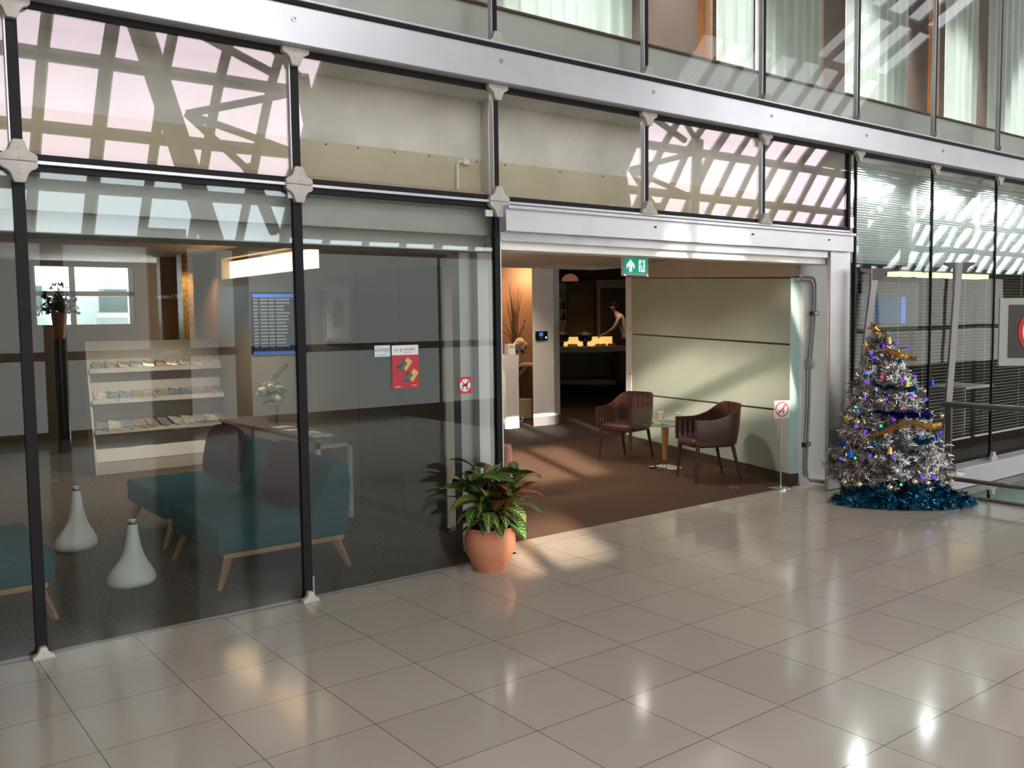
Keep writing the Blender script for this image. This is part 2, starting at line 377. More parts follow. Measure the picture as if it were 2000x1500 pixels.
# steel lintel and portal frame of the entrance
trim(MB().box(3.17, -.10, 2.44, 7.64, .10, 2.625).box(3.17, -.13, 2.60, 7.64, -.10, 2.625), white_steel, .003)
trim(B(3.17, -.03, 2.375, 7.60, .10, 2.44), steel)
trim(MB().box(3.20, .02, 2.315, 7.47, .20, 2.375).box(3.20, .10, 2.375, 7.47, .30, 2.46), white_paint)
trim(B(7.31, -.05, 0, 7.665, -.01, 2.60), steel, .006)        # column on the right of the entrance
trim(B(7.665, -.02, 0, 7.70, .06, 3.45), rubber)
for bx in (4.72, 6.0, 7.2): trim(MB().disc(bx, 2.545, .008, -.112, -.10, 12), ink)
for bx in (1.55, 3.12, 4.67, 6.23, 7.8, 9.35): trim(MB().ring(bx, 3.63, .010, .017, -.136, -.13, 14), steel)

# mullions, each with its cast clamps
def half_clamp(mb, x, z, s, up):
    k = 1 if up else -1
    prof = [(-.088,0),(-.088,.026),(-.078,.036),(-.058,.044),(-.044,.058),(-.036,.078),(-.030,.098),(-.022,.108)]
    pts = [(x+a*s, z+k*b*s) for a, b in prof]+[(x-a*s, z+k*b*s) for a, b in prof[::-1]]
    mb.prism(pts, -.062, -.02)
    for dx, dz in ((0,.018),(0,.06)): mb.disc(x+dx*s, z+k*dz*s, .006, -.066, -.062, 10)
for k in range(-1, 9):
    x = X(k); segs = []
    if k <= 2: segs.append((.01, 2.612))
    if k <= 4: segs.append((2.70, 3.452))
    segs.append((3.79, 9.9))
    w = .028 if k <= 1 else .022
    mb = MB()
    for a, b in segs: mb.box(x-w, -.022, a, x+w, .022, b)
    if k >= 5: mb.box(x-.012, -.015, -.05, x+.012, .015, 3.452)
    if k >= 5: mb.box(x-.012, -.015, -4, x+.012, .015, -.42)
    t = trim(mb, rubber)
    if k >= 0:
        e = MB()
        for a, b in segs[1 if k <= 2 else 0:]: e.box(x-w-.007, -.024, a, x-w, .02, b)
        if k == 2: e.box(x+w, -.024, .01, x+w+.01, .02, 2.612)
        e.build('edge_strip', white_steel, t)
    cl = []
    if k <= 2: cl += [(2.655, True), (2.650, False), (.0, True)] if k < 2 else [(2.655, True), (2.650, False)]
    elif k <= 4: cl += [(2.655, True)]
    cl += [(3.485, False), (3.752, True)]
    if k >= 6: cl += [(-.06, True), (-.40, False)]
    for z, up in cl:
        c = MB(); half_clamp(c, x, z, .62 if z == 0 else (1 if k < 4 else .95), up); c.build('glass_clamp', clampm, t, 30, .004)
# panes
def pane(x0, x1, z0, z1, m, y=0): window(B(x0, y-.006, z0, x1, y+.006, z1), m)
for k in range(-1, 2): pane(X(k)+.02, X(k+1)-.02, .006, 2.612, lower_glass)
for k in range(-1, 5): pane(X(k)+.02, X(k+1)-.02, 2.70, 3.452, mid_glass)
for k in range(-1, 8): pane(X(k)+.02, X(k+1)-.02, 3.79, 7.2, upper_glass)
for k in range(5, 8): pane(X(k)+.02, X(k+1)-.02, -.05, 3.452, right_glass); pane(X(k)+.02, X(k+1)-.02, -4, -.42, right_glass)
# white floor edge beam over the void
trim(B(8.0, -.12, -.30, 16, .1, -.06), white_steel, .004)
trim(B(8.0, -.10, -.40, 16, .1, -.32), steel)

# shallow space behind the middle row of panes
struct('wall_upper', B(-4, .5, 2.62, 7.62, .6, 3.055), beige_board)
struct('wall_concrete', B(-4, .5, 3.055, 7.62, .62, 3.5), concrete)
struct('wall_divider', B(7.62, .03, 2.45, 7.75, .6, 3.5), grey_panel)
trim(B(3.385, .40, 2.66, 3.47, .5, 3.5), grey_panel)
struct('ceiling_shelf', B(-4, .04, 2.60, 7.62, .6, 2.64), grey_panel)
pipe = MB().tube([(3.15,.49,2.66),(3.15,.49,3.0),(3.165,.49,3.02),(3.22,.49,3.02)], .012).box(3.20,.47,3.0,3.25,.5,3.04)
tag(pipe.build('conduit_pipe', paper), 'thin white pipe bent at its top on the beige board above the left glass room', 'pipe')
for i, sx in enumerate((2.05, 2.30, 2.6, 2.9, 3.34, 3.62, 4.2, 4.7)): trim(MB().disc(sx, 3.035, .006, .494, .5, 8), ink)

# upper storey
struct('floor_upper', MB().plan([(-4,.09),(26,.09),(26,20),(10.1,20),(10.1,9.15),(-4,9.15)], 3.50, 3.74), concrete)
struct('wall_spandrel', MB().box(-4, .26, 3.74, 16, .34, 4.14), grey_panel)
trim(B(-4, .22, 4.14, 16, .36, 4.155), opp_brown)
struct('wall_upstairs', B(-14, 1.4, 3.74, 40, 1.6, 10.2), mat('dim_brown_wall', (.062, .040, .030), rough=.6, var=.06))
struct('wall_top', B(-14, .03, 7.2, 40, .2, 10.2), grey_panel)
def curtain(x0, x1, z0, label, fold=.16, amp=.045):
    n = max(24, int((x1-x0)/.018))
    def fn(u, v, t):
        x = x0+(x1-x0)*u
        ph = 2*PI*(x/fold)+.9*math.sin(x*7.3)
        return (x, .55+amp*math.sin(ph)*(1-.25*v)+t, 7.1-(7.1-z0-.03*math.sin(ph*.37+x))*v)
    mb = MB(); mb.grid(lambda u, v: fn(u, v, 0), n, 14); mb.grid(lambda u, v: fn(u, v, .008), n, 14)
    tag(mb.build('curtain', curtain_mat, None, 80), label, 'curtain', 'pale curtains of the upper floor')
curtain(3.50, 5.08, 4.17, 'wide pale curtain upstairs with a torn hem, the one farthest from the tree')
curtain(6.29, 6.82, 4.17, 'narrow pale curtain upstairs beside the brown wall panel')
curtain(6.92, 8.02, 4.17, 'pale curtain upstairs directly above the steel column')
curtain(8.52, 9.80, 4.16, 'long white curtain upstairs above the silver tree')
curtain(10.75, 11.45, 4.16, 'white curtain upstairs between two brown posts')
curtain(11.90, 12.9, 4.16, 'white curtain upstairs cut by the right edge of the photo')
for px_ in (6.24, 8.10, 10.62, 3.34): trim(B(px_-.05, .62, 4.15, px_+.05, .72, 7.2), stem_wood)

# glass lobby on the left
struct('wall_left', B(-3.1, .05, 0, -3, 9.2, 2.6), brown_wall)
struct('ceiling_lobby', MB().box(-3, .45, 2.72, 3.50, 9.2, 2.80), ceil_mat)
trim(MB().box(-3, .10, 2.42, 3.30, .50, 2.60).box(-3, .22, 2.31, 3.20, .60, 2.42), white_paint)
trim(MB().box(3.19, .30, 0, 3.29, .42, 2.31), white_paint)
trim(MB().box(3.06, .36, 0, 3.19, .46, 2.31).box(3.29, .34, 0, 3.36, .46, 2.45), steel)
struct('wall_partition', MB().box(3.35, .98, 0, 3.49, 6.4, 2.25), brown_wall)
struct('wall_partition_head', MB().box(3.36, .98, 2.25, 3.48, 3.38, 2.72).box(3.36, 3.38, 2.25, 3.48, 6.22, 2.345).box(3.36, 6.22, 2.25, 3.48, 6.4, 2.72).box(3.36, 3.38, 2.62, 3.48, 6.22, 2.72), cream_wall)
trim(B(3.31, .955, .04, 3.50, .98, 2.25), cream_wall)         # pale end of the partition
struct('baseboard_partition', B(3.335, .98, 0, 3.35, 6.4, .08), dark_base)
for sy_ in (1.75, 2.55): trim(B(3.346, sy_-.003, .08, 3.35, sy_+.003, 2.25), dark_base)
cv = thing('cove_light', 'long warm glowing light strip recessed above the brown partition', 'light', (3.47, 4.8, 2.345))
B(.0, -1.42, .012, .02, 1.42, .24).build('light_panel', warm_glow, cv)
B(-.12, -1.42, 0, .0, 1.42, .012).build('ledge', white_paint, cv)
# back wall of the lobby with an outside window
W0, W1, Z0, Z1 = 1.66, 3.03, 1.80, 2.64
struct('wall_back', MB().box(-3, 9, 0, W0, 9.15, 2.78).box(W1, 9, 0, 3.5, 9.15, 2.78).box(W0, 9, 0, W1, 9.15, Z0).box(W0, 9, Z1, W1, 9.15, 2.78), brown_wall)
wf = MB().box(2.13, 9.02, Z0, 2.21, 9.10, Z1).box(W0, 9.02, 2.215, W1, 9.10, 2.285).box(W0, 9.02, Z0, W0+.03, 9.1, Z1).box(W1-.08, 9.02, Z0, W1, 9.1, Z1)
window(wf, pole_steel)
window(B(W0, 9.05, Z0, W1, 9.06, Z1), glass_mat('outside_pane', (.9, .96, .95), (1, 1, 1), .05))
struct('wall_corner', B(3.0, 7.6, 0, 3.5, 7.75, 2.72), warm_wall)
trim(B(3.10, 7.0, 0, 3.25, 7.2, 2.72), gold_tex)
# what stands outside that window
def outside_block(x, y, z1, w, label):
    t = thing('apartment_block', label, 'building', (x, y, -4), 0, 'white blocks outside the back window')
    B(-w/2, 0, 0, w/2, 6, z1+4).build('wall', outside_wall, t)
    for q in range(int((z1+4)/1.1)):
        B(-w/2-.05, -.5, q*1.1+.5, w/2*.8, 0, q*1.1+.62).build('balcony', outside_wall, t)
        B(-w/2+.1, -.02, q*1.1+.68, w/2*.7, .0, q*1.1+1.35).build('window', outside_dark, t)
outside_block(3.75, 22, 2.9, 1.1, 'pale apartment block seen at the left edge of the small back window')
outside_block(6.9, 24, 3.2, 1.9, 'white block with stepped balconies behind the right half of the back window')
# entrance hall
struct('ceiling_entrance', MB().plan([(3.49,.30),(7.46,.30),(8.9,4.3),(8.9,5.2),(3.49,5.2)], 2.55, 2.62), ceil_mat)
struct('wall_reception', B(3.49, 8.0, 0, 10.2, 8.15, 3.5), warm_wall)
struct('wall_entrance_left', B(3.49, 6.4, 0, 3.6, 8.0, 3.5), warm_wall)
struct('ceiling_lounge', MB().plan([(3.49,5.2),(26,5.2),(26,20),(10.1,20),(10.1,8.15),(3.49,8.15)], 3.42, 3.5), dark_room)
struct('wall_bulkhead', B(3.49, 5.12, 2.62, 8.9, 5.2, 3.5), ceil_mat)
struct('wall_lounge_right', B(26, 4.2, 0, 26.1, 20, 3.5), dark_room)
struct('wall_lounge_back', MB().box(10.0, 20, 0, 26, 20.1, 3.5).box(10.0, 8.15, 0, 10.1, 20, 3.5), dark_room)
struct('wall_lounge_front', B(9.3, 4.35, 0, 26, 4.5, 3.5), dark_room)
# slanted sage panelled wall
wn = Vector((.334, .943, 0)).normalized(); WA = math.atan2(wn.y, wn.x)
GW = Matrix.Translation((7.297, .415, 0)) @ Matrix.Rotation(WA, 4, 'Z')      # local x runs inward along the wall, -y is its back
LW = 4.0
def zl(a, b, s): return a+(b-a)*s/3.9
core = MB().at(GW).box(0.005, -.115, 0, LW, -.022, 2.55)
struct('wall_sage', core, dark_base)
rows = [(.121, .07, .779, .683), (.800, .704, 1.484, 1.552), (1.505, 1.573, 2.188, 2.368)]
EP = 3.83
for a0, a1, b0, b1 in rows:
    p = MB().at(GW); p.prism([(0, a0), (EP, zl(a0, a1, EP)), (EP, zl(b0, b1, EP)), (0, b0)], -.022, 0)
    trim(p, sage_glass)
trim(MB().at(GW).prism([(0, 2.205), (LW, 2.38), (LW, 2.55), (0, 2.55)], -.022, -.002), cream_wall)
trim(MB().at(GW).box(EP+.004, -.022, 0, LW, .004, 2.38).box(LW-.01, -.13, 0, LW+.02, .004, 2.55), white_paint)
for z in (.98, 1.62, 2.25): trim(MB().at(GW).tube([(EP+.05, .004, z), (EP+.05, .009, z)], .012, 10), ink)
struct('baseboard_right', MB().at(GW).prism([(-.01, 0), (LW, 0), (LW, .07), (-.01, .118)], -.02, .008), dark_base)
trim(MB().at(GW).box(-.012, -.115, .12, .0, -.0, 2.195), aqua_edge)
trim(MB().at(GW).box(-.014, -.118, 0, .0, .006, .118), dark_base)
trim(MB().at(GW).box(-.012, -.115, 2.21, .004, -.0, 2.55), cream_wall)
struct('wall_white', MB().box(7.40, .34, 0, 7.98, .46, 2.45), white_paint)
# pillar by the reception
PL = [(8.634,6.394),(9.079,6.376),(9.30,6.48),(9.40,6.85),(9.2,6.95)]
struct('pillar', MB().plan(PL, 0, 3.42), white_paint)
struct('baseboard_pillar', MB().plan([(8.63,6.386),(9.081,6.368),(9.308,6.474),(9.408,6.85),(9.2,6.96)], 0, .155), steel)

# office behind the right-hand panes
struct('floor_office', MB().plan([(7.85,.1),(16,.1),(16,4.3),(8.85,4.3)], -.3, -.05), carpet_dark)
struct('ceiling_office', MB().plan([(7.95,.5),(16,.5),(16,4.3),(8.85,4.3)], 2.48, 2.6), dark_room)
struct('wall_office', B(8.85, 4.2, -.05, 16, 4.34, 2.5), dark_room)
struct('wall_office_plenum', B(7.76, .45, 2.42, 16, .5, 3.5), white_paint)
struct('wall_office_end', B(16, 0, -4, 16.2, 4.3, 3.7), dark_room)
struct('wall_lower', B(8.0, .3, -4, 16, .5, -.4), lower_teal)
struct('floor_lower', B(8.0, -10.2, -4.2, 40, .1, -4), tile)
struct('wall_void', B(7.9, -10.2, -4, 8.0, .3, -.25), grey_panel)

# far side of the concourse: it is what the panes mirror
def V(x, Y, z): return (x, -Y, z)
struct('wall_far', MB().box(-14, -10.3, -4, 40, -10.1, 3.18), opp_brown)
PX = [(-13.5,-9),(-8.7,-4.2),(-3.9,-1.2),(-.9,1.95),(2.28,4.95),(5.25,9.15),(9.25,12.2),(12.5,16.5),(16.8,20.8),(21.1,25.1),(25.4,29.4),(29.7,33.7)]
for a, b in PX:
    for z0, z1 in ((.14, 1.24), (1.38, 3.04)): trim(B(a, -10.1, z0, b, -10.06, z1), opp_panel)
ARC = [(10.1,3.18),(8.55,5.5),(6.7,7.4),(4.1,8.9),(1.1,9.75),(-.1,9.95)]
nr = 0
for i in range(66):
    x = -13.65+.815*i
    trim(MB().tube([V(x, a, b) for a, b in ARC], .08 if i % 4 else .10, 6), vault_metal)
for (a, b), (c, d), ts in ((ARC[0], ARC[1], (0, .30, .62, 1)), (ARC[1], ARC[2], (.4, 1)), (ARC[2], ARC[3], (.5, 1)), (ARC[3], ARC[4], (.5, 1))):
    for t in ts:
        Y, z = a+(c-a)*t, b+(d-b)*t
        trim(MB().tube([V(-14, Y, z), V(40, Y, z)], .10 if Y < 10 else .05, 6), vault_metal)
def clad(name, x0, x1, segs):
    m = MB()
    for j in segs:
        (a, b), (c, d) = ARC[j], ARC[j+1]; o = .12
        m.add([V(x0, a, b+o), V(x1, a, b+o), V(x1, c, d+o), V(x0, c, d+o), V(x0, a+.05, b+o+.05), V(x1, a+.05, b+o+.05), V(x1, c+.05, d+o+.05), V(x0, c+.05, d+o+.05)],
              [(0,1,2,3),(7,6,5,4),(0,4,5,1),(1,5,6,2),(2,6,7,3),(3,7,4,0)])
    struct(name, m, vault_panel)
for x0, x1, segs in ((-14,-6,(0,1,2,3,4)),(-6,-3.4,(0,1,2,3,4)),(-3.4,5.85,(2,3,4)),(5.85,13.4,(0,1,2,3,4)),(13.4,17,(2,3,4)),(17,20,(3,4)),(20,24,(1,2,3,4)),(24,26,(0,1,2,3,4)),(26,38,(1,2,3,4)),(38,40,(0,1,2,3,4))): clad('ceiling_vault', x0, x1, segs)
for ox in (0, 9.4, 18.8, -9.4):                                # leaning trusses inside the vault
    for a, b, r_ in (((3.05,9.0,6.5),(4.3,9.5,3.1),.19),((3.80,9.0,4.95),(5.60,8.6,5.47),.06),((3.80,9.0,4.95),(5.56,8.9,4.50),.06),((3.36,8.5,6.2),(5.06,8.6,5.64),.07),((4.46,8.4,6.35),(5.46,8.6,5.68),.06),((4.80,9.2,4.3),(5.4,9.6,3.3),.10),((3.8,9.,4.95),(4.9,9.3,4.2),.06),((5.5,8.6,5.7),(6.4,9.6,3.3),.12)):
        trim(MB().tube([V(a[0]+ox, a[1]-.35, a[2]), V(b[0]+ox, b[1]-.35, b[2])], r_, 8), vault_metal)
struct('wall_end_left', B(-14.2, -10.3, -.3, -14, 0, 10.3), grey_panel)
struct('wall_end_right', B(40, -10.3, -4, 40.2, 0, 10.3), grey_panel)
struct('wall_front_left', B(-14, 0, 0, -4, .2, 10.2), brown_wall)
struct('wall_front_right', B(16.2, 0, -4, 40, .2, 10.2), grey_panel)

# added unseen sun screen, its holes shaped to pass a few sun patches
SD = Vector((.44, .90, -.3015)).normalized()
def to_screen(p, Y=-22.):
    t = (p[1]-Y)/SD.y; return (p[0]-SD.x*t, p[2]-SD.z*t)
holes = []
def hole(p, w, h): a, b = to_screen(p); holes.append((a-w/2, a+w/2, b-h/2, b+h/2))
for p, w, h in SUNPATCH: hole(p, w, h)
XS0, XS1, ZS0, ZS1 = -30., 1.6, 0., 19.
xs = sorted({XS0, XS1, *[q for h_ in holes for q in h_[:2]]}); zs = sorted({ZS0, ZS1, *[q for h_ in holes for q in h_[2:]]})
sc_ = MB()
for i in range(len(xs)-1):
    for j in range(len(zs)-1):
        cx, cz = (xs[i]+xs[i+1])/2, (zs[j]+zs[j+1])/2
        if not any(a < cx < b and c < cz < d for a, b, c, d in holes): sc_.box(xs[i], -22.3, zs[j], xs[i+1], -22, zs[j+1])
struct('sun_screen', sc_, concrete)
struct('ground_outside', B(-60, -60, -4.6, 60, -10.3, -4.5), concrete)
struct('ceiling_upstairs', B(-14, .2, 7.2, 40, 1.6, 7.3), grey_panel)
# ------------------------------------------------------------------ furniture at the entrance
def armchair(label, loc, rz):
    t = thing('armchair', label, 'chair', loc, rz, 'brown leather armchairs by the sage wall')
    s = MB(); s.pillow(0, -.02, .425, .50, .52, .11, 5); s.build('seat', leather, t, 60)
    def path(u):                       # u 0..1 from the right arm front round the back to the left arm front
        a = (u-.5)*2
        if abs(a) > .62:
            k = (abs(a)-.62)/.38
            x, y, nx, ny = .275-.005*k, .10-.36*k, 1, 0
        else:
            q = a/.62*PI/2; e = .75
            x = .275*math.copysign(abs(math.sin(q))**e, 1); y = .10+.20*abs(math.cos(q))**e
            nx, ny = abs(math.sin(q)), math.cos(q)
        return (math.copysign(x, a), y, math.copysign(nx, a), ny, abs(a))
    def shell(u, v, inner):
        x, y, nx, ny, a = path(u)
        k = min(1, max(0, (a-.18)/.62)); k = k*k*(3-2*k)
        top = .845-.165*k
        bot = .40+.03*k if a < .8 else .43
        z = bot+(top-bot)*v
        lean = .05*(v-.3)*(1-k)+.012*v
        off = .0
        if inner:
            off = -.042+.017*abs(math.sin(PI*u*30))*(1 if .1 < v < .97 else .2)
        ee = .010*math.sin(PI*min(1, max(0, v)))
        return (x+nx*(off+ee+lean*.4), y+ny*(off+ee+lean), z)
    nu, nv = 241, 11
    sh = MB(); vs = []; fs = []
    for i in range(nu):
        u = i/(nu-1)
        ringp = [shell(u, j/(nv-1), False) for j in range(nv)]+[shell(u, j/(nv-1), True) for j in range(nv-1, -1, -1)]
        vs += ringp
    m_ = 2*nv
    for i in range(nu-1):
        for j in range(m_): fs.append((i*m_+j, i*m_+(j+1) % m_, (i+1)*m_+(j+1) % m_, (i+1)*m_+j))
    fs += [tuple(range(m_)), tuple((nu-1)*m_+j for j in range(m_))[::-1]]
    sh.add(vs, fs); sh.build('backrest', leather, t, 50)
    for sx in (-1, 1):
        MB().cyl((sx*.235, -.25, .0), (sx*.225, -.225, .40), .013, .024, 12).build('leg', leg_wood, t, 50)
        MB().cyl((sx*.215, .30, .0), (sx*.20, .20, .40), .012, .022, 12).build('leg', leg_wood, t, 50)
    return t
c1 = armchair('brown leather armchair on the far side of the glass table, nearer the dark doorway', (7.275, 2.84, 0), R(-90+11))
c2 = dup(c1, (6.955, 1.235, 0), R(-90-23), 'brown leather armchair between the glass table and the scooter sign')

t = thing('cafe_table', 'small round glass-topped table with one wooden leg between the two armchairs', 'table', (7.13, 2.03, 0))
MB().lathe([(0,0),(.20,0),(.20,.012),(.19,.018),(.10,.03),(.035,.045),(0,.045)], n=40).build('base', chrome, t, 40)
MB().cyl((0,0,.04), (0,0,.10), .024, .024).build('collar', chrome, t)
MB().lathe([(0,.10),(.028,.10),(.032,.2),(.046,.515),(0,.515)], n=24).build('leg', stem_wood, t, 40)
MB().lathe([(0,.515),(.05,.515),(.05,.528),(0,.528)], n=24).build('mount', chrome, t)
MB().lathe([(0,.528),(.345,.528),(.35,.531),(.35,.537),(.345,.54),(0,.54)], n=64).build('tabletop', table_glass, t, 40)
def cup(label, x, y, stir, h=.095):
    k = thing('paper_cup', label, 'cup', (x, y, .5405), 0, 'paper cups on the glass table')
    MB().lathe([(0,0),(.027,0),(.0375,h),(.0345,h),(.025,.006),(0,.006)], n=24).build('cup_wall', cream_cup, k, 40)
    MB().lathe([(.0345,h-.001),(.0385,h-.001),(.0395,h+.003),(.0375,h+.006),(.0345,h+.003)], n=24).build('rim', paper, k, 60)
    if stir: MB().cyl((-.0, 0, .01), (.032, -.008, h+.035), .003, .003, 6).build('stirrer', paper, k)
cup('taller paper cup with a stirrer, left one on the glass table', 7.30, 2.25, True, .105)
cup('paper cup without a stirrer, right one on the glass table', 7.41, 2.075, False, .095)

# no scooter sign
t = thing('sign_stand', 'chrome stand carrying a no-scooter sign at the carpet corner', 'sign', (7.05, .335, 0), R(-24))
MB().lathe([(0,0),(.125,0),(.125,.012),(.11,.022),(.03,.034),(0,.036)], n=48).build('base', chrome, t, 40)
MB().cyl((0,0,.03), (0,0,.76), .0085, .0085, 16).build('pole', chrome, t)
B(-.088, -.014, .74, .088, -.009, .925).build('sign_panel', paper, t, 0, .001)
g = MB(); g.ring(0, .8325, .066, .076, -.0165, -.014); g.at(Matrix.Translation((0,0,.8325)) @ Matrix.Rotation(R(-48), 4, 'Y')).box(-.068,-.0168,-.0055,.068,-.014,.0055)
sp_ = [o for o in t.children if o.name.startswith('sign_panel')][0]; g.build('prohibition_mark', red, sp_)
g = MB().box(-.048,-.0155,.811,.03,-.014,.819).disc(.018, .798, .0085, -.0155, -.014, 16).prism([(.012,.819),(.019,.819),(.024,.862),(.030,.868),(.016,.872),(.014,.864),(.019,.86)], -.0155, -.014)
g.build('scooter_symbol', ink, sp_)

# exit sign
t = thing('exit_sign', 'green running-man exit sign with an arrow hung above the entrance', 'sign', (5.41, .82, 2.2), 0)
B(-.172, -.014, 0, .172, .014, .196).build('acrylic_case', acrylic, t, 0, .003)
gp_ = B(-.15, -.018, .022, .155, -.014, .166).build('green_panel', green_sign, t)
MB().prism([(-.075,.152),(-.128,.104),(-.128,.062),(-.094,.092),(-.094,.036),(-.056,.036),(-.056,.092),(-.022,.062),(-.022,.104)], -.0195, -.018).build('arrow', sign_white, gp_)
B(.035, -.0195, .036, .118, -.018, .150).build('door_symbol', sign_white, gp_)
g = MB().disc(.078, .133, .010, -.021, -.0195, 14)
for poly in ([(.066,.122),(.092,.122),(.088,.088),(.072,.088)], [(.068,.120),(.066,.111),(.045,.098),(.041,.105)], [(.09,.121),(.094,.113),(.108,.108),(.110,.115)], [(.072,.09),(.082,.088),(.066,.062),(.056,.040),(.048,.044),(.058,.066)], [(.08,.09),(.089,.088),(.092,.074),(.110,.068),(.109,.058),(.086,.064)]): g.prism(poly, -.021, -.0195)
g.build('running_man', green_sign, gp_)
for sx in (-.12, .12): MB().cyl((sx,0,.196), (sx,0,.35), .004).build('hanger', steel, t)
B(-.165, -.02, -.004, -.14, .02, .008).build('clip', chrome, t); B(.14, -.02, -.004, .165, .02, .008).build('clip', chrome, t)

# conduits on the white wall
def conduit(label, dx, dy, r):
    P = [(7.33,.315,2.214),(7.52,.315,2.212),(7.575,.315,2.19),(7.605,.315,2.12),(7.605,.315,1.885),(7.575,.315,1.6),(7.548,.315,1.40),(7.515,.315,1.25),(7.51,.315,.86),(7.487,.315,.47),(7.47,.315,.20),(7.49,.315,.07),(7.53,.30,.03),(7.56,.20,.024),(7.64,-.07,.016),(7.80,-.09,.014)]
    P = [(a+dx, b, c+(dx if c > 2.1 else 0)+(dy if c < .1 else 0)) for a, b, c in P]
    c = MB().tube(P, r, 10); c.v = [tuple(v) for v in c.v]
    return tag(c.build('conduit', steel, None, 60), label, 'pipe')
conduit('grey conduit bending down the white wall, the outer one next to the column', .0, 0, .013)
conduit('grey conduit bending down the white wall, the inner one away from the column', -.04, .028, .012)
for z, nm, x in ((1.82, 'upper', 7.585), (.43, 'lower', 7.465)):
    k = thing('pipe_clamp', 'small dark clamp holding the two conduits at the %s part of the white wall' % nm, 'clamp', (x, .31, z), 0, 'clamps on the conduits')
    B(-.055, -.015, -.022, .055, .028, .022).build('plate', black_metal, k, 0, .003); B(-.03, -.022, -.012, .03, -.015, .012).build('strap', steel, k)
k = thing('junction_box', 'grey junction box with an arm joining the conduits at half height', 'box', (7.50, .30, 1.285))
B(-.05, -.03, -.05, .03, .038, .05).build('housing', steel, k, 0, .004); B(.03, -.012, -.03, .10, .02, .03).build('bracket', steel, k); MB().cyl((-.01,-.03,0),(-.01,-.036,0),.012).build('screw', chrome, k)
k = thing('floor_outlet', 'small shiny twin floor outlet on the brown carpet in front of the armchair', 'outlet', (6.68, .65, 0), R(-35))
for sx in (-.035, .035): MB().lathe([(0,0),(.03,0),(.03,.010),(.022,.016),(0,.016)], c=(sx,0,0), n=20).build('cap', chrome, k, 40)

k = thing('low_post', 'low reddish brown block half hidden behind the potted croton', 'block', (4.78, 2.15, 0), R(-37)); k.scale = (.85, .85, 1.22)
MB().prism([(-.16,0),(.16,0),(.135,.38),(.12,.40),(-.12,.40),(-.135,.38)], -.12, .12).build('post_body', mat('red_brown_block', (.14,.055,.038), rough=.45, var=.15), k, 0, .008)
B(-.165, -.125, 0, .165, .125, .02).build('foot', dark_base, k)

# ------------------------------------------------------------------ potted croton
t = thing('potted_croton', 'bushy variegated croton in a round terracotta pot beside the glass', 'plant', (2.93, -.17, 0))
MB().lathe([(0,0),(.115,0),(.125,.03),(.165,.11),(.187,.19),(.183,.25),(.165,.292),(.172,.312),(.165,.318),(.150,.312),(.148,.28),(0,.28)], n=48).build('pot', terracotta, t, 40)
MB().lathe([(0,.262),(.148,.262),(.14,.287),(.05,.298),(0,.30)], n=28).build('soil', soil, t, 60)
stems = MB(); lf = MB(); rnd = random.Random(11)
def leaf(p, az, el, L, w, tone, droop):
    d = Vector((math.cos(az)*math.cos(el), math.sin(az)*math.cos(el), math.sin(el)))
    side = Vector((-math.sin(az), math.cos(az), 0)); roll_ = rnd.uniform(-.5, .5)
    n = 11; p = Vector(p); e = el
    up = side.cross(d)*-1
    for i in range(n):
        u = i/(n-1); wd = w*math.sin(PI*min(1, u*1.02+.02))**.75*(1-.25*u)+.002
        dd = Vector((math.cos(az)*math.cos(e), math.sin(az)*math.cos(e), math.sin(e)))
        nrm = dd.cross(side).normalized(); sd = (side*math.cos(roll_)+nrm*math.sin(roll_)).normalized()
        nn = dd.cross(sd)
        for v in (-1, -.5, 0, .5, 1):
            o = len(lf.v); lf.v.append(tuple(p+sd*v*wd+nn*(abs(v)*wd*.30)+nn*.004*math.sin(9*u+v))); lf.uv[o] = (u, v); lf.tone.append(tone)
        p = p+dd*(L/(n-1)); e -= droop/(n-1)
    o = len(lf.v)-n*5
    for i in range(n-1):
        for j in range(4): lf.f.append((o+i*5+j, o+i*5+j+1, o+(i+1)*5+j+1, o+(i+1)*5+j)); lf.mi.append(0)
for si in range(9):
    a = si*2.4+.3; rr = .03+.055*(si % 3)/2; hgt = .56-.045*(si % 4)-.02*si/9
    base = Vector((math.cos(a)*rr*.8, math.sin(a)*rr*.8, .29)); top = Vector((math.cos(a)*rr*2.6, math.sin(a)*rr*2.6, .29+hgt*.75))
    stems.tube([base, base.lerp(top, .5)+Vector((0,0,.02)), top], [.010,.008,.005], 8)
    for q in range(13):
        u = .12+.88*q/12; p = base.lerp(top, u); az = a+q*2.399+rnd.uniform(-.4,.4)
        low = u < .45
        el = rnd.uniform(.1,.55) if low else rnd.uniform(.35,.95)
        tone = rnd.random()**1.7*.85
        if low: tone *= .8
        leaf(p, az, el, rnd.uniform(.20,.29), rnd.uniform(.038,.054), min(.93, tone), rnd.uniform(1.2,1.9) if low else rnd.uniform(.7,1.6))
# leaves that stand out in the photo
leaf((-.10,.03,.70), 2.5, 1.25, .26, .030, .72, 1.9)
leaf((.14,-.10,.52), -.45, .55, .24, .042, 1.0, 1.3)
leaf((-.10,.02,.56), 2.7, .4, .27, .036, .2, .5)
leaf((-.08,.0,.60), 2.55, .35, .30, .036, .15, .7)
leaf((-.12,-.03,.50), 3.0, .5, .26, .045, .5, 1.6)
leaf((.12,-.12,.46), -.8, .35, .25, .048, .3, 1.5)
leaf((0,-.05,.60), -1.7, .65, .22, .046, .86, 1.4)
leaf((.02,-.10,.44), -1.1, .5, .25, .046, .25, 1.9)
leaf((-.08,-.10,.42), -2.2, .5, .25, .046, .3, 2.0)
stems.build('stem', leg_wood, t, 60)
lf.build('foliage', leafm, t, 60)

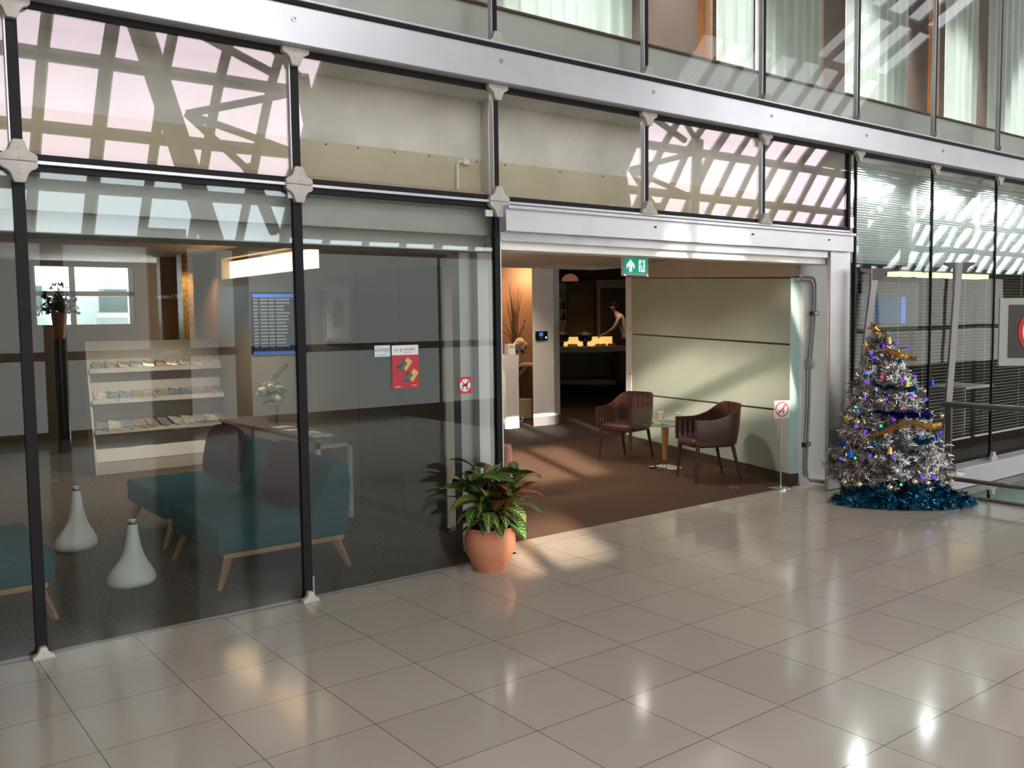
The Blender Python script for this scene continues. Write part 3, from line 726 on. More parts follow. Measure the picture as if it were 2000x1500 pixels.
# ------------------------------------------------------------------ stickers and sensors on the glass
t = thing('notice_sticker', 'small pale notice with blue script stuck on the glass left of the red poster', 'sticker', (2.175, -.0066, 1.596))
B(-.06, -.0012, -.038, .06, 0, .038).build('sheet', mat('pale_aqua_sheet', (.50,.60,.60), rough=.4), t)
text('Lounge', .040, 'script', blue_ink, t, Matrix.Translation((0,-.0014,.010)) @ FRONT, depth=.0003, shear=.45)
B(-.04, -.0016, -.029, .035, -.0012, -.026).build('small_print', blue_ink, t)
t = thing('bank_poster', 'red bank-card poster with a white heading stuck on the glass', 'poster', (2.353, -.0066, 1.482))
rf_ = B(-.105, -.0012, -.148, .105, 0, .082).build('red_field', poster_red, t)
hd_ = B(-.105, -.0012, .082, .105, 0, .149).build('heading', mat('heading_white', (.62,.64,.62), rough=.4), t)
text('ICBC', .017, 'heading_text', ink, hd_, Matrix.Translation((-.070,-.0014,.116)) @ FRONT, depth=.0003)
g = MB().ring(-.033, .116, .0068, .0092, -.0018, -.0012, 24).box(-.038,-.0018,.1195,-.028,-.0012,.1215).box(-.038,-.0018,.1105,-.028,-.0012,.1125).box(-.0342,-.0018,.1125,-.0318,-.0012,.1195)
g.build('emblem', red, hd_)
text('中国工商银行', .0165, 'heading_text', ink, hd_, Matrix.Translation((.034,-.0014,.1185)) @ FRONT, depth=.0003)
B(-.012, -.0016, .098, .052, -.0012, .101).build('small_print', ink, t)
def card(cx, cz, m, w, h, nm, yy):
    MB().at(Matrix.Translation((cx, yy, cz)) @ Matrix.Rotation(R(-52), 4, 'Y')).box(-w, -.0006, -h, w, 0, h).build(nm, m, rf_)
card(.012, .018, gold_card, .040, .024, 'gold_card', -.0012); card(.060, -.060, gold_card, .040, .024, 'gold_card', -.0012)
blackcard = mat('black_card_print', (.06,.065,.07), rough=.3, var=.9, scale=60)
card(-.030, .010, blackcard, .040, .026, 'black_card', -.0018); card(.014, -.072, blackcard, .040, .026, 'black_card', -.0018)
B(-.085, -.0016, -.136, -.04, -.0012, -.132).build('small_print', paper, t); B(.05, -.0016, -.131, .085, -.0012, -.128).build('small_print', paper, t)
t = thing('dog_sticker', 'small square no-dogs sticker low on the glass near the opening', 'sticker', (2.848, -.0066, 1.328))
B(-.053, -.0012, -.060, .053, 0, .060).build('sheet', red, t)
MB().ring(0, 0, .0, .046, -.0016, -.0012, 32).build('white_disc', paper, t)
g = MB()
for poly in ([(-.022,.004),(.010,.014),(.020,.026),(.028,.030),(.036,.024),(.030,.018),(.024,.014),(.018,-.004),(.016,-.032),(.022,-.034),(.010,-.034),(.008,-.010),(-.012,-.008),(-.020,-.030),(-.028,-.032),(-.020,-.008),(-.026,.0),(-.032,-.010),(-.030,.002)],): g.prism(poly, -.0022, -.0016)
g.build('dog_symbol', ink, t)
MB().at(Matrix.Rotation(R(45), 4, 'Y')).box(-.048,-.0028,-.0035,.048,-.0022,.0035).build('bar', red, t)
for nm, x, z in (('left', 1.555, 2.592), ('right', 3.072, 2.568)):
    k = thing('door_sensor', 'small white sensor box under the %s' % ('clamp in the middle of the glass front' if nm == 'left' else 'clamp beside the entrance'), 'sensor', (x, -.007, z), 0, 'white sensors on the glass')
    B(-.032, -.022, -.024, .032, 0, .024).build('housing', white_gloss, k, 0, .003); B(-.02, -.0235, -.002, .02, -.022, .002).build('seam', grey_panel, k)
k = thing('base_cap', 'white upright cap at the foot of the middle mullion', 'cap', (1.63, .03, 0))
MB().prism([(-.018,.012),(.018,.012),(.018,.14),(-.018,.15)], -.012, .03).build('cap_body', white_gloss, k, 0, .002); B(-.024, -.014, .0, .024, .032, .012).build('foot', steel, k)
# ------------------------------------------------------------------ inside the glass lobby
def sofa(label, loc, rz, w=1.0, d=1.0):
    """seat faces local -y"""
    t = thing('lounge_chair', label, 'sofa', loc, rz, 'teal lounge seats in the glass lobby')
    m = MB(); m.prism([(-w/2,.24),(w/2,.24),(w/2,.435),(-w/2,.435)], -d/2, d/2); m.build('seat', teal_fabric, t, 40, .022)
    p = MB().at(Matrix.Rotation(PI/2, 4, 'Z')); p.prism([(d/2-.30,.43),(d/2,.43),(d/2+.02,.60),(d/2+.01,.77),(d/2-.10,.79)], -w/2, w/2)
    p.build('backrest', teal_fabric, t, 40, .02)
    fr = MB()
    for y in (-d/2+.08, d/2-.08): fr.box(-w/2+.05, y-.02, .205, w/2-.05, y+.02, .24)
    for x in (-w/2+.03, w/2-.03): fr.box(x-.02, -d/2+.04, .205, x+.02, d/2-.04, .24)
    fr.build('frame', oak, t, 0, .004)
    for sx in (-1, 1):
        for sy in (-1, 1):
            MB().tube([(sx*(w/2-.05), sy*(d/2-.09), .21), (sx*(w/2-.01), sy*(d/2-.005), 0)], [.034, .018], 4).build('leg', oak, t)
    return t
sA = sofa('teal lounge seat with oak legs nearest the middle mullion', (1.70, 1.06, 0), R(-90), 1.0, .98)
sB = dup(sA, (1.76, 2.48, 0), R(-90), 'teal lounge seat behind the front one, before the magazine rack', None, (1.05, 1, 1))
sC = dup(sA, (-.26, 1.12, 0), R(90), 'teal lounge seat cut off by the left edge of the photo')
def cushion(label, loc, rz, tilt):
    t = thing('plum_cushion', label, 'cushion', loc, rz, 'plum cushions on the teal seats'); t.rotation_euler = (tilt, 0, rz)
    m = MB(); m.pillow(0, 0, .235, .52, .19, .48, 3.4, 22); m.build('cover', plum_fabric, t, 70)
    MB().tube([(.257*math.copysign(abs(math.cos(a))**.55, math.cos(a)), 0, .235+.238*math.copysign(abs(math.sin(a))**.55, math.sin(a))) for a in [2*PI*i/40 for i in range(41)]], .005, 6).build('piping', plum_fabric, t)
    return t
cu1 = cushion('plum cushion leaning on the front teal seat', (1.84, 1.02, .437), R(-90), R(-14))
cu2 = dup(cu1, (1.89, 2.42, .437), R(-90), 'plum cushion leaning on the teal seat behind'); cu2.rotation_euler = (R(-12), 0, R(-84))

lamp0 = thing('floor_lamp', 'white drop-shaped floor lamp nearer the glass', 'lamp', (.815, 1.13, 0), 0, 'white floor lamps on the lobby carpet')
prof = [(0,0),(.125,.0),(.148,.02),(.152,.045),(.145,.075),(.122,.115),(.095,.155),(.073,.20),(.057,.25),(.045,.31),(.036,.37),(.031,.42),(0,.42)]
def skewed(prof):
    m = MB(); m.lathe(prof, n=40); m.v = [(x-.03*(1-min(1, z/.2))*(1 if x < 0 else .3)*1.0+.01*z, y, z) for x, y, z in m.v]; return m
skewed(prof).build('lamp_body', white_body, lamp0, 60)
MB().cyl((.0042,0,.42), (.0042,0,.434), .033, .033, 20).build('collar', black_metal, lamp0); MB().cyl((.0042,0,.434), (.0042,0,.45), .030, .026, 20).build('cap', steel, lamp0); MB().tube([(.004,0,.45),(.004,0,.462),(-.006,0,.466)], .004, 6).build('knob', steel, lamp0)
dup(lamp0, (.745, 2.47, 0), .15, 'white drop-shaped floor lamp farther from the glass', None, (1.0, 1.0, 1.12))

rk = thing('magazine_rack', 'wide white magazine rack with three tilted shelves against the lobby back', 'rack', (2.60, 6.45, 0))
RWt, RWb = .845, .86
MB().prism([(-RWb,.0),(RWb,.0),(RWt,1.59),(-RWt,1.59)], .0, .03).build('back_panel', white_gloss, rk)
def sidep(x):
    m = MB().at(Matrix.Translation((x,0,0)) @ Matrix.Rotation(PI/2, 4, 'Z')); m.prism([(-.30,0),(.03,0),(.03,1.59),(-.02,1.59)], -.012, .012); return m
sidep(-.855).build('side_panel', white_gloss, rk); sidep(.855).build('side_panel', white_gloss, rk)
shelf_z = [(1.255,.10),(.885,.17),(.525,.23)]
for z, dd in shelf_z:
    m = MB().at(Matrix.Rotation(PI/2, 4, 'Z')); m.prism([(-dd,z-.03),(.0,z+.05),(.0,z+.07),(-dd-.006,z-.008)], -.845, .845); m.build('shelf', white_gloss, rk)
    B(-.845, -dd-.016, z-.045, .845, -dd, z+.012).build('lip', white_gloss, rk)
B(-.845, -.29, 0, .845, -.27, .13).build('plinth', white_gloss, rk)
MB().at(Matrix.Rotation(PI/2, 4, 'Z')).prism([(-.275,.13),(.0,.40),(.0,.42),(-.28,.15)], -.845, .845).build('shelf', white_gloss, rk)
rnd = random.Random(5)
mags = [mat('magazine_cover_%s' % n, c, rough=.3, var=.6, scale=30) for n, c in (('grey', (.30,.29,.27)), ('pale', (.52,.50,.46)), ('brown', (.30,.22,.17)), ('blue', (.20,.25,.30)))]
for si, (z, dd) in enumerate(shelf_z):
    nm = ('top', 'middle', 'bottom')[si]
    xs_ = [-.74+i*.148 for i in range(11)]
    for i, x in enumerate(xs_):
        k = thing('magazine', '%s magazine from the left on the rack\'s %s shelf' % (ORD(i), nm), 'magazine', (2.60+x, 6.45-dd*.5-.012, z+.040), 0, 'magazines on the %s shelf of the rack' % nm)
        k.rotation_euler = (math.atan2(.08, dd), R(9), R(rnd.uniform(-12, 12)))
        w, l = .072, dd*.55
        B(-w, -l, 0, w, l, .004).build('cover', mags[rnd.randrange(4)], k); B(-w+.002, -l+.002, .004, w-.002, l-.004, .009).build('pages', paper, k)
        B(-w, -l, .009, w, l, .0105).build('cover', mags[rnd.randrange(4)], k)

ct = thing('console_table', 'white framed console table along the brown partition', 'table', (2.84, 2.02, 0), 0)
B(-.21, 0, .715, .20, 2.45, .75).build('tabletop', mat('dark_table_top', (.20,.17,.15), rough=.15, coat=.4), ct, 0, .003)
for y in (.06, 2.39):
    for x in (-.17, .145):
        B(x-.02, y-.02, 0, x+.02, y+.02, .715).build('leg', white_gloss, ct)
    B(-.19, y-.02, .66, .165, y+.02, .715).build('crossbar', white_gloss, ct)
for i in range(4):
    k = thing('leaflet', ['first','second','third','fourth'][i]+' leaflet from the near end of the console table', 'leaflet', (2.80, 2.25+i*.3, .7502), R(6*i-8), 'leaflets lying on the console table')
    B(-.10, -.1, 0, .10, .1, .004).build('cover', mags[i % 4], k); B(-.098, -.098, .004, .098, .098, .006).build('pages', paper, k)
def bouquet(t, flowers, zc, rad, seed, orchid=None):
    q = random.Random(seed); gl = MB(); 
    for i in range(60):
        a = q.uniform(0, 2*PI); e = q.uniform(-.5, 1.3); d = Vector((math.cos(a)*math.cos(e), math.sin(a)*math.cos(e), math.sin(e)))
        p = Vector((0,0,zc-.03)); r_ = rad*q.uniform(.7, 1.15); s = Vector((-d.y, d.x, .2)).normalized()*rad*.16
        gl.add([tuple(p+d*r_*.35), tuple(p+d*r_*.7+s), tuple(p+d*r_), tuple(p+d*r_*.7-s)], [(0,1,2,3)])
    gl.build('foliage', green_leaf, t)
    for i in range(flowers):
        a = i*2.4; e = q.uniform(-.25, 1.35); d = Vector((math.cos(a)*math.cos(e), math.sin(a)*math.cos(e), math.sin(e)))
        b_ = MB(); c = Vector((0,0,zc))+d*rad*.78; r_ = rad*q.uniform(.22,.30)
        b_.ball(c, r_, 12, 8)
        for w in range(7):
            aa = w*.9; oo = Vector((math.cos(aa), math.sin(aa), .3*math.sin(w*2.)))*r_*.45; b_.ball(c+d*r_*.3+oo, r_*.55, 8, 6)
        b_.build('flower', pale_flower, t, 60)
v = thing('flower_vase', 'white square vase of pale roses and an orchid spray on the console table', 'vase', (2.98, 3.80, .75))
MB().lathe([(0,0),(.055,0),(.082,.165),(.074,.165),(.05,.01),(0,.01)], n=4).build('vase_body', white_gloss, v)
bouquet(v, 13, .27, .16, 3)
sp = MB().tube([(.02,.02,.3),(.05,.04,.42),(.09,.0,.52),(.14,-.05,.58)], .005, 6); sp.build('stem', green_leaf, v, 60)
for p in ((.02,.03,.44),(.05,.05,.46),(.07,.01,.49),(.09,-.01,.52),(.12,-.03,.56),(.03,.0,.47),(.14,-.05,.585)):
    b_ = MB()
    for w in range(5): b_.ball((p[0]+.017*math.cos(w*1.257), p[1], p[2]+.017*math.sin(w*1.257)), .014, 8, 5, (1,.5,1))
    b_.build('orchid_flower', cream_flower, v, 60)

tv = thing('flight_screen', 'flight information screen on a swing bracket above the flowers', 'screen', (3.02, 3.66, 1.44), R(-14)); tv.scale = (.84, 1, .94)
B(-.34, .0, .0, .34, .05, .72).build('frame', black_gloss, tv, 0, .006)
ds_ = B(-.315, -.004, .03, .315, .0, .695).build('display', screen_dark, tv)
B(-.315, -.006, .655, .315, -.004, .695).build('header_bar', screen_blue, ds_); B(-.315, -.006, .03, .315, -.004, .06).build('footer_bar', screen_blue, ds_)
rows_ = MB(); rnd = random.Random(2)
for i in range(15):
    z = .625-.037*i; x = -.30
    for L_ in (.05,.07,.06,rnd.uniform(.08,.17)):
        c0 = x
        while c0 < x+L_: rows_.box(c0, -.006, z, c0+.012, -.004, z+.016); c0 += .017
        x += L_+.03
rows_.build('text_rows', screen_text, ds_); B(.20, -.007, .125, .30, -.004, .16).build('alert', screen_red, ds_)
B(-.05, .05, .3, .05, .12, .4).build('mount', black_metal, tv); MB().cyl((0,.12,.35), (.15,.34,.35), .018).build('arm', black_metal, tv)
pf = thing('framed_picture', 'pale framed picture hung on the brown partition', 'picture', (3.345, 2.93, 1.60), R(-90))
fr = MB().box(-.30,-.025,0,.30,0,.03).box(-.30,-.025,.52,.30,0,.55).box(-.30,-.025,.03,-.27,0,.52).box(.27,-.025,.03,.30,0,.52); fr.build('frame', mat('pale_grey_frame', (.34,.33,.31), rough=.4), pf)
B(-.27,-.012,.03,.27,-.002,.52).build('mat_board', mat('mat_board', (.58,.56,.52), rough=.6), pf); B(-.10,-.014,.14,.11,-.012,.42).build('print', mat('faded_print', (.36,.35,.31), rough=.6, var=.5, scale=18), pf)

pl = thing('window_plant', 'dark leafy plant in a brown vase standing before the small back window', 'plant', (1.885, 8.55, 0))
MB().lathe([(0,0),(.09,0),(.09,1.60),(0,1.60)], n=20).build('pedestal', black_gloss, pl, 40)
MB().lathe([(0,1.60),(.06,1.60),(.085,1.75),(.105,1.95),(.09,1.97),(0,1.95)], n=20).build('vase', mat('brown_vase', (.22,.10,.05), rough=.4), pl, 40)
g = MB(); q = random.Random(9)
for i in range(230):
    a = q.uniform(0, 2*PI); e = q.uniform(-.25, 1.5); r_ = q.uniform(.08,.30)*(1.25 if e > 1.2 else 1); d = Vector((math.cos(a)*math.cos(e), math.sin(a)*math.cos(e), math.sin(e)))
    p = Vector((0,0,2.0))+d*r_; s = Vector((q.uniform(-1,1),q.uniform(-1,1),q.uniform(-1,1))).normalized(); s2 = s.cross(d).normalized()
    g.add([tuple(p-s*.05), tuple(p+s2*.026), tuple(p+s*.05), tuple(p-s2*.026)], [(0,1,2,3)])
g.build('foliage', mat('dark_leaf', (.015,.03,.012), rough=.5), pl)
br = MB()
for i in range(12):
    a = i*2.4; e = .3+.1*(i % 8); br.tube([(0,0,1.95), (.24*math.cos(a)*math.cos(e), .24*math.sin(a)*math.cos(e), 2.0+.24*math.sin(e))], .006, 5)
br.build('branches', leg_wood, pl)

# ------------------------------------------------------------------ reception
dk = thing('reception_desk', 'white reception desk with a softly lit recess beside the pillar', 'desk', (8.34, 6.4, 0))
B(-2.6, 0, .975, 0, .7, 1.21).build('top_band', white_gloss, dk, 0, .004); B(-.27, 0, 0, 0, .7, .975).build('side_slab', white_gloss, dk, 0, .004)
B(-2.3, .30, .14, -.27, .33, .975).build('frosted_panel', desk_glow, dk); B(-2.3, .05, .0, -.27, .33, .10).build('plinth', dark_base, dk)
B(-2.3, .10, .958, -.285, .22, .974).build('light_strip', warm_glow, dk)
k = thing('desk_screen', 'pale raised back panel standing on the reception desk', 'panel', (8.05, 6.85, 1.211)); B(-.9, 0, 0, .215, .025, .245).build('panel_board', white_paint, k, 0, .003); B(-.9, -.01, .245, .22, .035, .26).build('cap_rail', white_gloss, k)
k = thing('desk_notice', 'small framed notice tilted on the reception desk', 'frame', (8.00, 6.52, 1.211), R(8)); fr = MB().at(Matrix.Rotation(R(-16), 4, 'X')); fr.box(-.11,-.012,0,.11,.008,.15); fr.build('frame', stem_wood, k)
MB().at(Matrix.Rotation(R(-16), 4, 'X')).box(-.092,-.015,.016,.092,-.012,.134).build('card', paper, k); MB().cyl((0,.01,.06),(0,.07,.004),.006).build('stand', stem_wood, k)
k = thing('brochure_box', 'white brochure box at the right end of the reception desk', 'box', (8.24, 6.50, 1.211)); B(-.075, -.05, 0, .07, .05, .18).build('box_body', white_paint, k, 0, .003); B(-.05, -.052, .12, .045, -.05, .15).build('print', mat('pale_print', (.42,.36,.34)), k)
k = thing('wall_shelf', 'white wall shelf with a slanted bracket between desk and pillar', 'shelf', (9.33, 7.4, .95)); B(-.55, 0, 0, .5, .60, .03).build('board', white_gloss, k)
MB().at(Matrix.Translation((.02,0,0)) @ Matrix.Rotation(PI/2, 4, 'Z')).prism([(.03,0),(.1,0),(.60,-.40),(.60,-.46)], -.03, .03).build('bracket', white_gloss, k)
fl = thing('tall_arrangement', 'tall arrangement of grasses, bare twigs and cream blooms on the wall shelf', 'flowers', (9.22, 7.62, .98))
MB().lathe([(0,0),(.09,0),(.13,.12),(.11,.30),(.08,.33),(0,.30)], n=20).build('vase', white_gloss, fl, 40)
g = MB(); q = random.Random(4)
for i in range(26):
    x = q.uniform(-.09,.09); lean = q.uniform(-.12,.10); h_ = q.uniform(.75,1.15)
    g.tube([(x*.3,q.uniform(-.03,.03),.3),(x*.6+lean*.4,0,.3+h_*.55),(x+lean,q.uniform(-.05,.05),.3+h_)], [.007,.006,.002], 4)
g.build('grasses', mat('olive_grass', (.07,.06,.025), rough=.8), fl)
g = MB()
for P in ([(-.02,0,.3),(-.08,0,.5),(-.20,0,.68),(-.36,0,.80)],[(-.02,0,.3),(-.12,0,.5),(-.30,0,.62)],[(.02,0,.3),(.10,0,.55),(.22,0,.78)],[(.02,0,.3),(.10,0,.5),(.20,0,.66)]): g.tube(P, [.009,.008,.006,.004][:len(P)], 5)
g.ball((.225,0,.80),.02,8,6); g.ball((.205,0,.68),.018,8,6)
g.build('twigs', dark_brown, fl, 60)
for p, r_ in (((.02,-.10,.40),.085),((.12,-.08,.35),.07),((.06,-.12,.33),.06),((-.05,-.09,.36),.06)):
    b_ = MB(); b_.ball(p, r_, 12, 8)
    for w in range(9): b_.ball((p[0]+r_*.6*math.cos(w*.7), p[1]-r_*.3, p[2]+r_*.6*math.sin(w*.7)), r_*.42, 8, 5)
    b_.build('bloom', cream_flower, fl, 60)
g = MB()
for i in range(30):
    a = q.uniform(PI, 2*PI); e = q.uniform(-.9,.2); d = Vector((math.cos(a)*math.cos(e), math.sin(a)*math.cos(e), math.sin(e))); s = Vector((-d.y, d.x, 0))*.03; p = Vector((.04,-.03,.34))
    g.add([tuple(p+d*.06), tuple(p+d*.15+s), tuple(p+d*.24), tuple(p+d*.15-s)], [(0,1,2,3)])
g.build('leaves', green_leaf, fl)
k = thing('wall_picture', 'small glowing amber picture on the reception wall', 'picture', (9.02, 7.995, 2.10)); B(-.14,-.03,0,.14,0,.36).build('frame', dark_brown, k); B(-.11,-.034,.03,.11,-.03,.33).build('print', mat('amber_print', (.6,.3,.06), rough=.4, emit=(1,.45,.08), estr=.35), k)
k = thing('card_reader', 'black fingerprint reader with a green lamp on the pillar', 'reader', (8.815, 6.399, 1.435)); B(-.125,-.035,0,.125,0,.155).build('housing', black_gloss, k, 0, .006); B(-.06,-.037,.075,.02,-.035,.135).build('display', screen_blue, k); MB().disc(.085,.05,.016,-.04,-.035,16).build('status_lamp', mat('green_lamp', (.2,.9,.5), emit=(.3,1,.5), estr=2.), k); B(-.06,-.037,.02,.02,-.035,.06).build('keypad', mat('dark_key', (.06,.07,.06)), k)
k = thing('socket_box', 'white socket with a black plug low on the wall behind the pillar', 'socket', (9.50, 7.99, .47)); B(-.05,-.03,0,.05,0,.10).build('plate', white_gloss, k); B(-.22,-.07,.025,-.05,-.01,.085).build('plug', black_gloss, k); MB().tube([(-.18,-.04,.03),(-.2,-.06,-.2),(-.26,-.1,-.44)], .008, 6).build('cable', black_metal, k)
k = thing('beige_case', 'small beige metal case on the dark floor beside the pillar', 'case', (9.22, 7.5, 0)); B(-.10,-.14,.01,.16,.14,.36).build('case_body', mat('beige_case', (.50,.42,.31), rough=.5), k, 0, .006); B(-.102,-.10,.20,-.1,.10,.205).build('seam', dark_base, k); B(-.08,-.12,0,.14,.12,.01).build('foot', dark_base, k); 
tag(MB().tube([(8.72,7.2,.012),(8.9,7.05,.014),(9.0,7.15,.02),(9.12,7.3,.06)], .010, 6).build('white_cable', white_gloss, None, 60), 'short white cable lying on the dark floor between desk and pillar', 'cable')

# ------------------------------------------------------------------ buffet room, laid out square to its own back wall
RB = R(-37.6); BO = Vector((17.0, 14.4, 0))
def bp(a, b, z=0): return tuple(Matrix.Translation(BO) @ Matrix.Rotation(RB, 4, 'Z') @ Vector((a, b, z)))
BM = Matrix.Translation(BO) @ Matrix.Rotation(RB, 4, 'Z')
struct('wall_buffet', MB().at(BM).box(-3.5, 2.4, 0, 3.5, 2.5, 3.4), dark_brown)
trim(MB().at(BM).box(-.36, 2.33, 0, .50, 2.4, 2.96), mat('walnut_door_panel', (.13,.08,.045), rough=.4, var=.12, scale=3))
trim(MB().at(BM).box(.62, 2.33, 0, .72, 2.4, 2.75), grey_panel); trim(MB().at(BM).box(.72, 2.36, 0, 1.9, 2.4, 2.72), mat('dim_grey_door', (.13,.12,.12), rough=.6))
trim(MB().at(BM).box(.6, 2.33, 2.75, 2.0, 2.4, 3.0), grey_panel)
k = thing('buffet_counter', 'long grey buffet counter with a backlit amber rear panel', 'counter', BO, RB)
B(-2.4, 0, .12, 2.6, .9, .80).build('front_panel', mat('dark_teal_front', (.075,.10,.09), rough=.4), k); B(-2.4, .08, 0, 2.6, .9, .12).build('plinth', black_metal, k)
B(-2.4, -.06, .80, 2.6, .92, .97).build('worktop', mat('grey_stone_top', (.36,.36,.34), rough=.25, var=.1), k); B(-2.4, .86, .97, .93, .90, 1.24).build('backlit_panel', onyx_glow, k); B(-2.4, .84, 1.24, 2.6, .92, 1.27).build('rail', dark_brown, k)
def chafer(label, a, r_, h, z):
    k = thing('chafing_dish', label, 'dish', bp(a, .45, .97), RB, 'chafing dishes on the buffet')
    MB().lathe([(0,z),(r_*.8,z),(r_,z+h*.3),(r_,z+h),(r_*.9,z+h+.03),(0,z+h+.06)], n=28).build('pan', mat('dark_chrome_'+'abc'[len(label) % 3], (.10,.10,.11), rough=.12, metal=.9), k, 40)
    ld_ = MB().lathe([(0,z+h+.04),(r_*.95,z+h+.03),(r_*.75,z+h+.10),(0,z+h+.13)], n=28).build('lid', dark_brown, k, 50); MB().tube([(-r_*.3,0,z+h+.12),(0,0,z+h+.17),(r_*.3,0,z+h+.12)], .012, 6).build('handle', black_metal, ld_, 60)
    MB().cyl((0,0,0), (0,0,z+.01), .05, .08, 12).build('pedestal', black_metal, k); MB().lathe([(0,0),(.12,0),(.11,.015),(0,.02)], n=20).build('foot', black_metal, k)
chafer('round chafing dish in the middle of the buffet', .08, .21, .16, .14); chafer('chafing dish at the left of the buffet, half behind the pillar', -.62, .22, .18, .14)
def tray(label, a, b, w):
    k = thing('serving_tray', label, 'tray', bp(a, b, .971), RB, 'trays on the buffet top'); B(-w,-.12,0,w,.12,.02).build('tray_base', mat('tray_metal_'+str(len(label)), (.45,.42,.36), rough=.3, metal=.6), k, 0, .004)
    f = MB(); q = random.Random(len(label))
    for i in range(16): f.ball((q.uniform(-w*.8,w*.8), q.uniform(-.08,.08), .04), q.uniform(.025,.045), 8, 6)
    f.build('food', mat('food_'+str(len(label)), (.42,.28,.10), rough=.6, var=.4, scale=20), k, 60)['kind'] = 'stuff'
tray('serving tray of food left of the round dish', -.30, .22, .16); tray('serving tray of food under the attendant\'s hands', .52, .22, .2); tray('serving tray of food at the right end of the glow', .85, .3, .12)
k = thing('pendant_lamp', 'domed pinkish pendant lamp glowing over the buffet', 'lamp', bp(-.42, -.6, 2.86), RB)
MB().lathe([(.0,.20),(.05,.20),(.14,.17),(.22,.09),(.245,0),(.235,0),(.20,.085),(.13,.155),(0,.18)], n=32).build('shade', lampshade, k, 60); MB().cyl((0,0,.19),(0,0,.56),.008).build('cord', black_metal, k); MB().ball((0,0,.06),.05).build('bulb', mat('dim_bulb', (1,.7,.4), emit=(1,.6,.3), estr=.6), k)
k = thing('glass_cabinet', 'tall dim cabinet with glass shelves and bottles behind the buffet', 'cabinet', bp(-.62, 2.1, 0), RB)
B(-.4, .16, 1.0, .26, .2, 2.95).build('back_panel', mat('dim_mirror', (.34,.44,.44), rough=.3), k); B(-.42,-.0,0,.28,.2,1.0).build('cupboard', dark_brown, k)
for z in (1.35, 1.75, 2.1, 2.5, 2.9): B(-.4,-.0,z,.26,.16,z+.025).build('shelf', black_metal, k)
for x in (-.42, .0, .26): B(x,-.0,1.0,x+.03,.16,2.95).build('post', black_metal, k)
q = random.Random(8)
for z in (1.375, 1.775, 2.125):
    for i in range(4):
        b_ = thing('bottle', '%s bottle from the left on the %s shelf of the glass cabinet' % (ORD(i), {1.375:'lowest', 1.775:'second', 2.125:'third'}[z]), 'bottle', bp(-.9+i*.15, 2.18, z), RB, 'bottles in the glass cabinet')
        MB().lathe([(0,0),(.035,0),(.035,.15),(.012,.20),(.012,.26),(0,.26)], n=12).build('bottle_body', [black_gloss, mat('bottle_%d%d' % (i, int(z*10)), (.3,.3,.28), rough=.2)][q.random() > .5], b_, 40)
k = thing('wall_notice', 'small yellowish notice on the walnut panel behind the buffet', 'notice', bp(-.0+.02, 2.328, 2.16), RB); B(-.24,-.006,0,.24,0,.34).build('sheet', mat('yellow_notice', (.22,.16,.04), rough=.6), k); B(-.18,-.008,.08,.18,-.006,.1).build('print', dark_brown, k)
k = thing('tub_chair', 'dark brown tub chair standing before the buffet at the end of the sage wall', 'chair', bp(.9, -2.6, 0), RB+.3)
def tub(u, v):
    a = PI*(u*1.5+.25)+PI/2; r_ = .42+.03*v; return (r_*math.sin(a), r_*math.cos(a)*.95, .15+.75*v)
g = MB(); g.grid(tub, 24, 6); g.grid(lambda u, v: tuple(c*(.86 if i < 2 else 1) for i, c in enumerate(tub(u, v))), 24, 6); g.build('backrest', mat('dark_tan_leather', (.10,.05,.03), rough=.5), k, 60); MB().lathe([(0,.15),(.36,.15),(.37,.42),(.33,.46),(0,.47)], n=28).build('seat', dark_brown, k, 50); MB().lathe([(0,0),(.25,0),(.25,.15),(0,.15)], n=24).build('base', black_metal, k, 40)

# attendant bending over the buffet
P = [((.18,.0,.96),.15,.11),((.16,-.0,1.16),.15,.11),((.06,.0,1.42),.17,.12),((-.02,.0,1.58),.13,.10),((-.08,0,1.66),.05,.05),((-.13,0,1.74),.078,.085),((-.16,0,1.84),.080,.092),((-.15,0,1.91),.05,.06),
     ((.02,-.19,1.54),.062,.062),((-.10,-.24,1.29),.048,.048),((-.31,-.18,1.13),.036,.036),((-.40,-.15,1.10),.026,.04),
     ((.02,.19,1.54),.062,.062),((-.12,.25,1.30),.048,.048),((-.34,.20,1.14),.036,.036),((-.43,.17,1.11),.026,.04),
     ((.20,-.10,.88),.10,.10),((.16,-.11,.50),.065,.065),((.22,-.11,.09),.042,.042),((.08,-.12,.04),.045,.035),
     ((.20,.10,.88),.10,.10),((.20,.11,.50),.065,.065),((.26,.11,.09),.042,.042),((.12,.12,.04),.045,.035)]
E_ = [(0,1),(1,2),(2,3),(3,4),(4,5),(5,6),(6,7),(3,8),(8,9),(9,10),(10,11),(3,12),(12,13),(13,14),(14,15),(0,16),(16,17),(17,18),(18,19),(0,20),(20,21),(21,22),(22,23)]
for h0, hy in ((11, -.15), (15, .17)):
    hp = P[h0][0]
    for i, (dy, L_) in enumerate(((-.03,.085),(-.01,.10),(.01,.095),(.03,.075))):
        a = len(P); P.append(((hp[0]-.05, hp[1]+dy, hp[2]-.012), .011, .011)); P.append(((hp[0]-.05-L_*.5, hp[1]+dy*1.2, hp[2]-.03), .010, .010)); P.append(((hp[0]-.05-L_*.8, hp[1]+dy*1.2, hp[2]-.07), .008, .008)); E_ += [(h0,a),(a,a+1),(a+1,a+2)]
    a = len(P); s_ = 1 if hy < 0 else -1; P.append(((hp[0]-.0, hp[1]+s_*.05, hp[2]-.015), .012, .012)); P.append(((hp[0]-.05, hp[1]+s_*.06, hp[2]-.04), .010, .010)); E_ += [(h0,a),(a,a+1)]
a = len(P); P.append(((-.245,0,1.81),.014,.014)); E_.append((6,a))                                  # nose
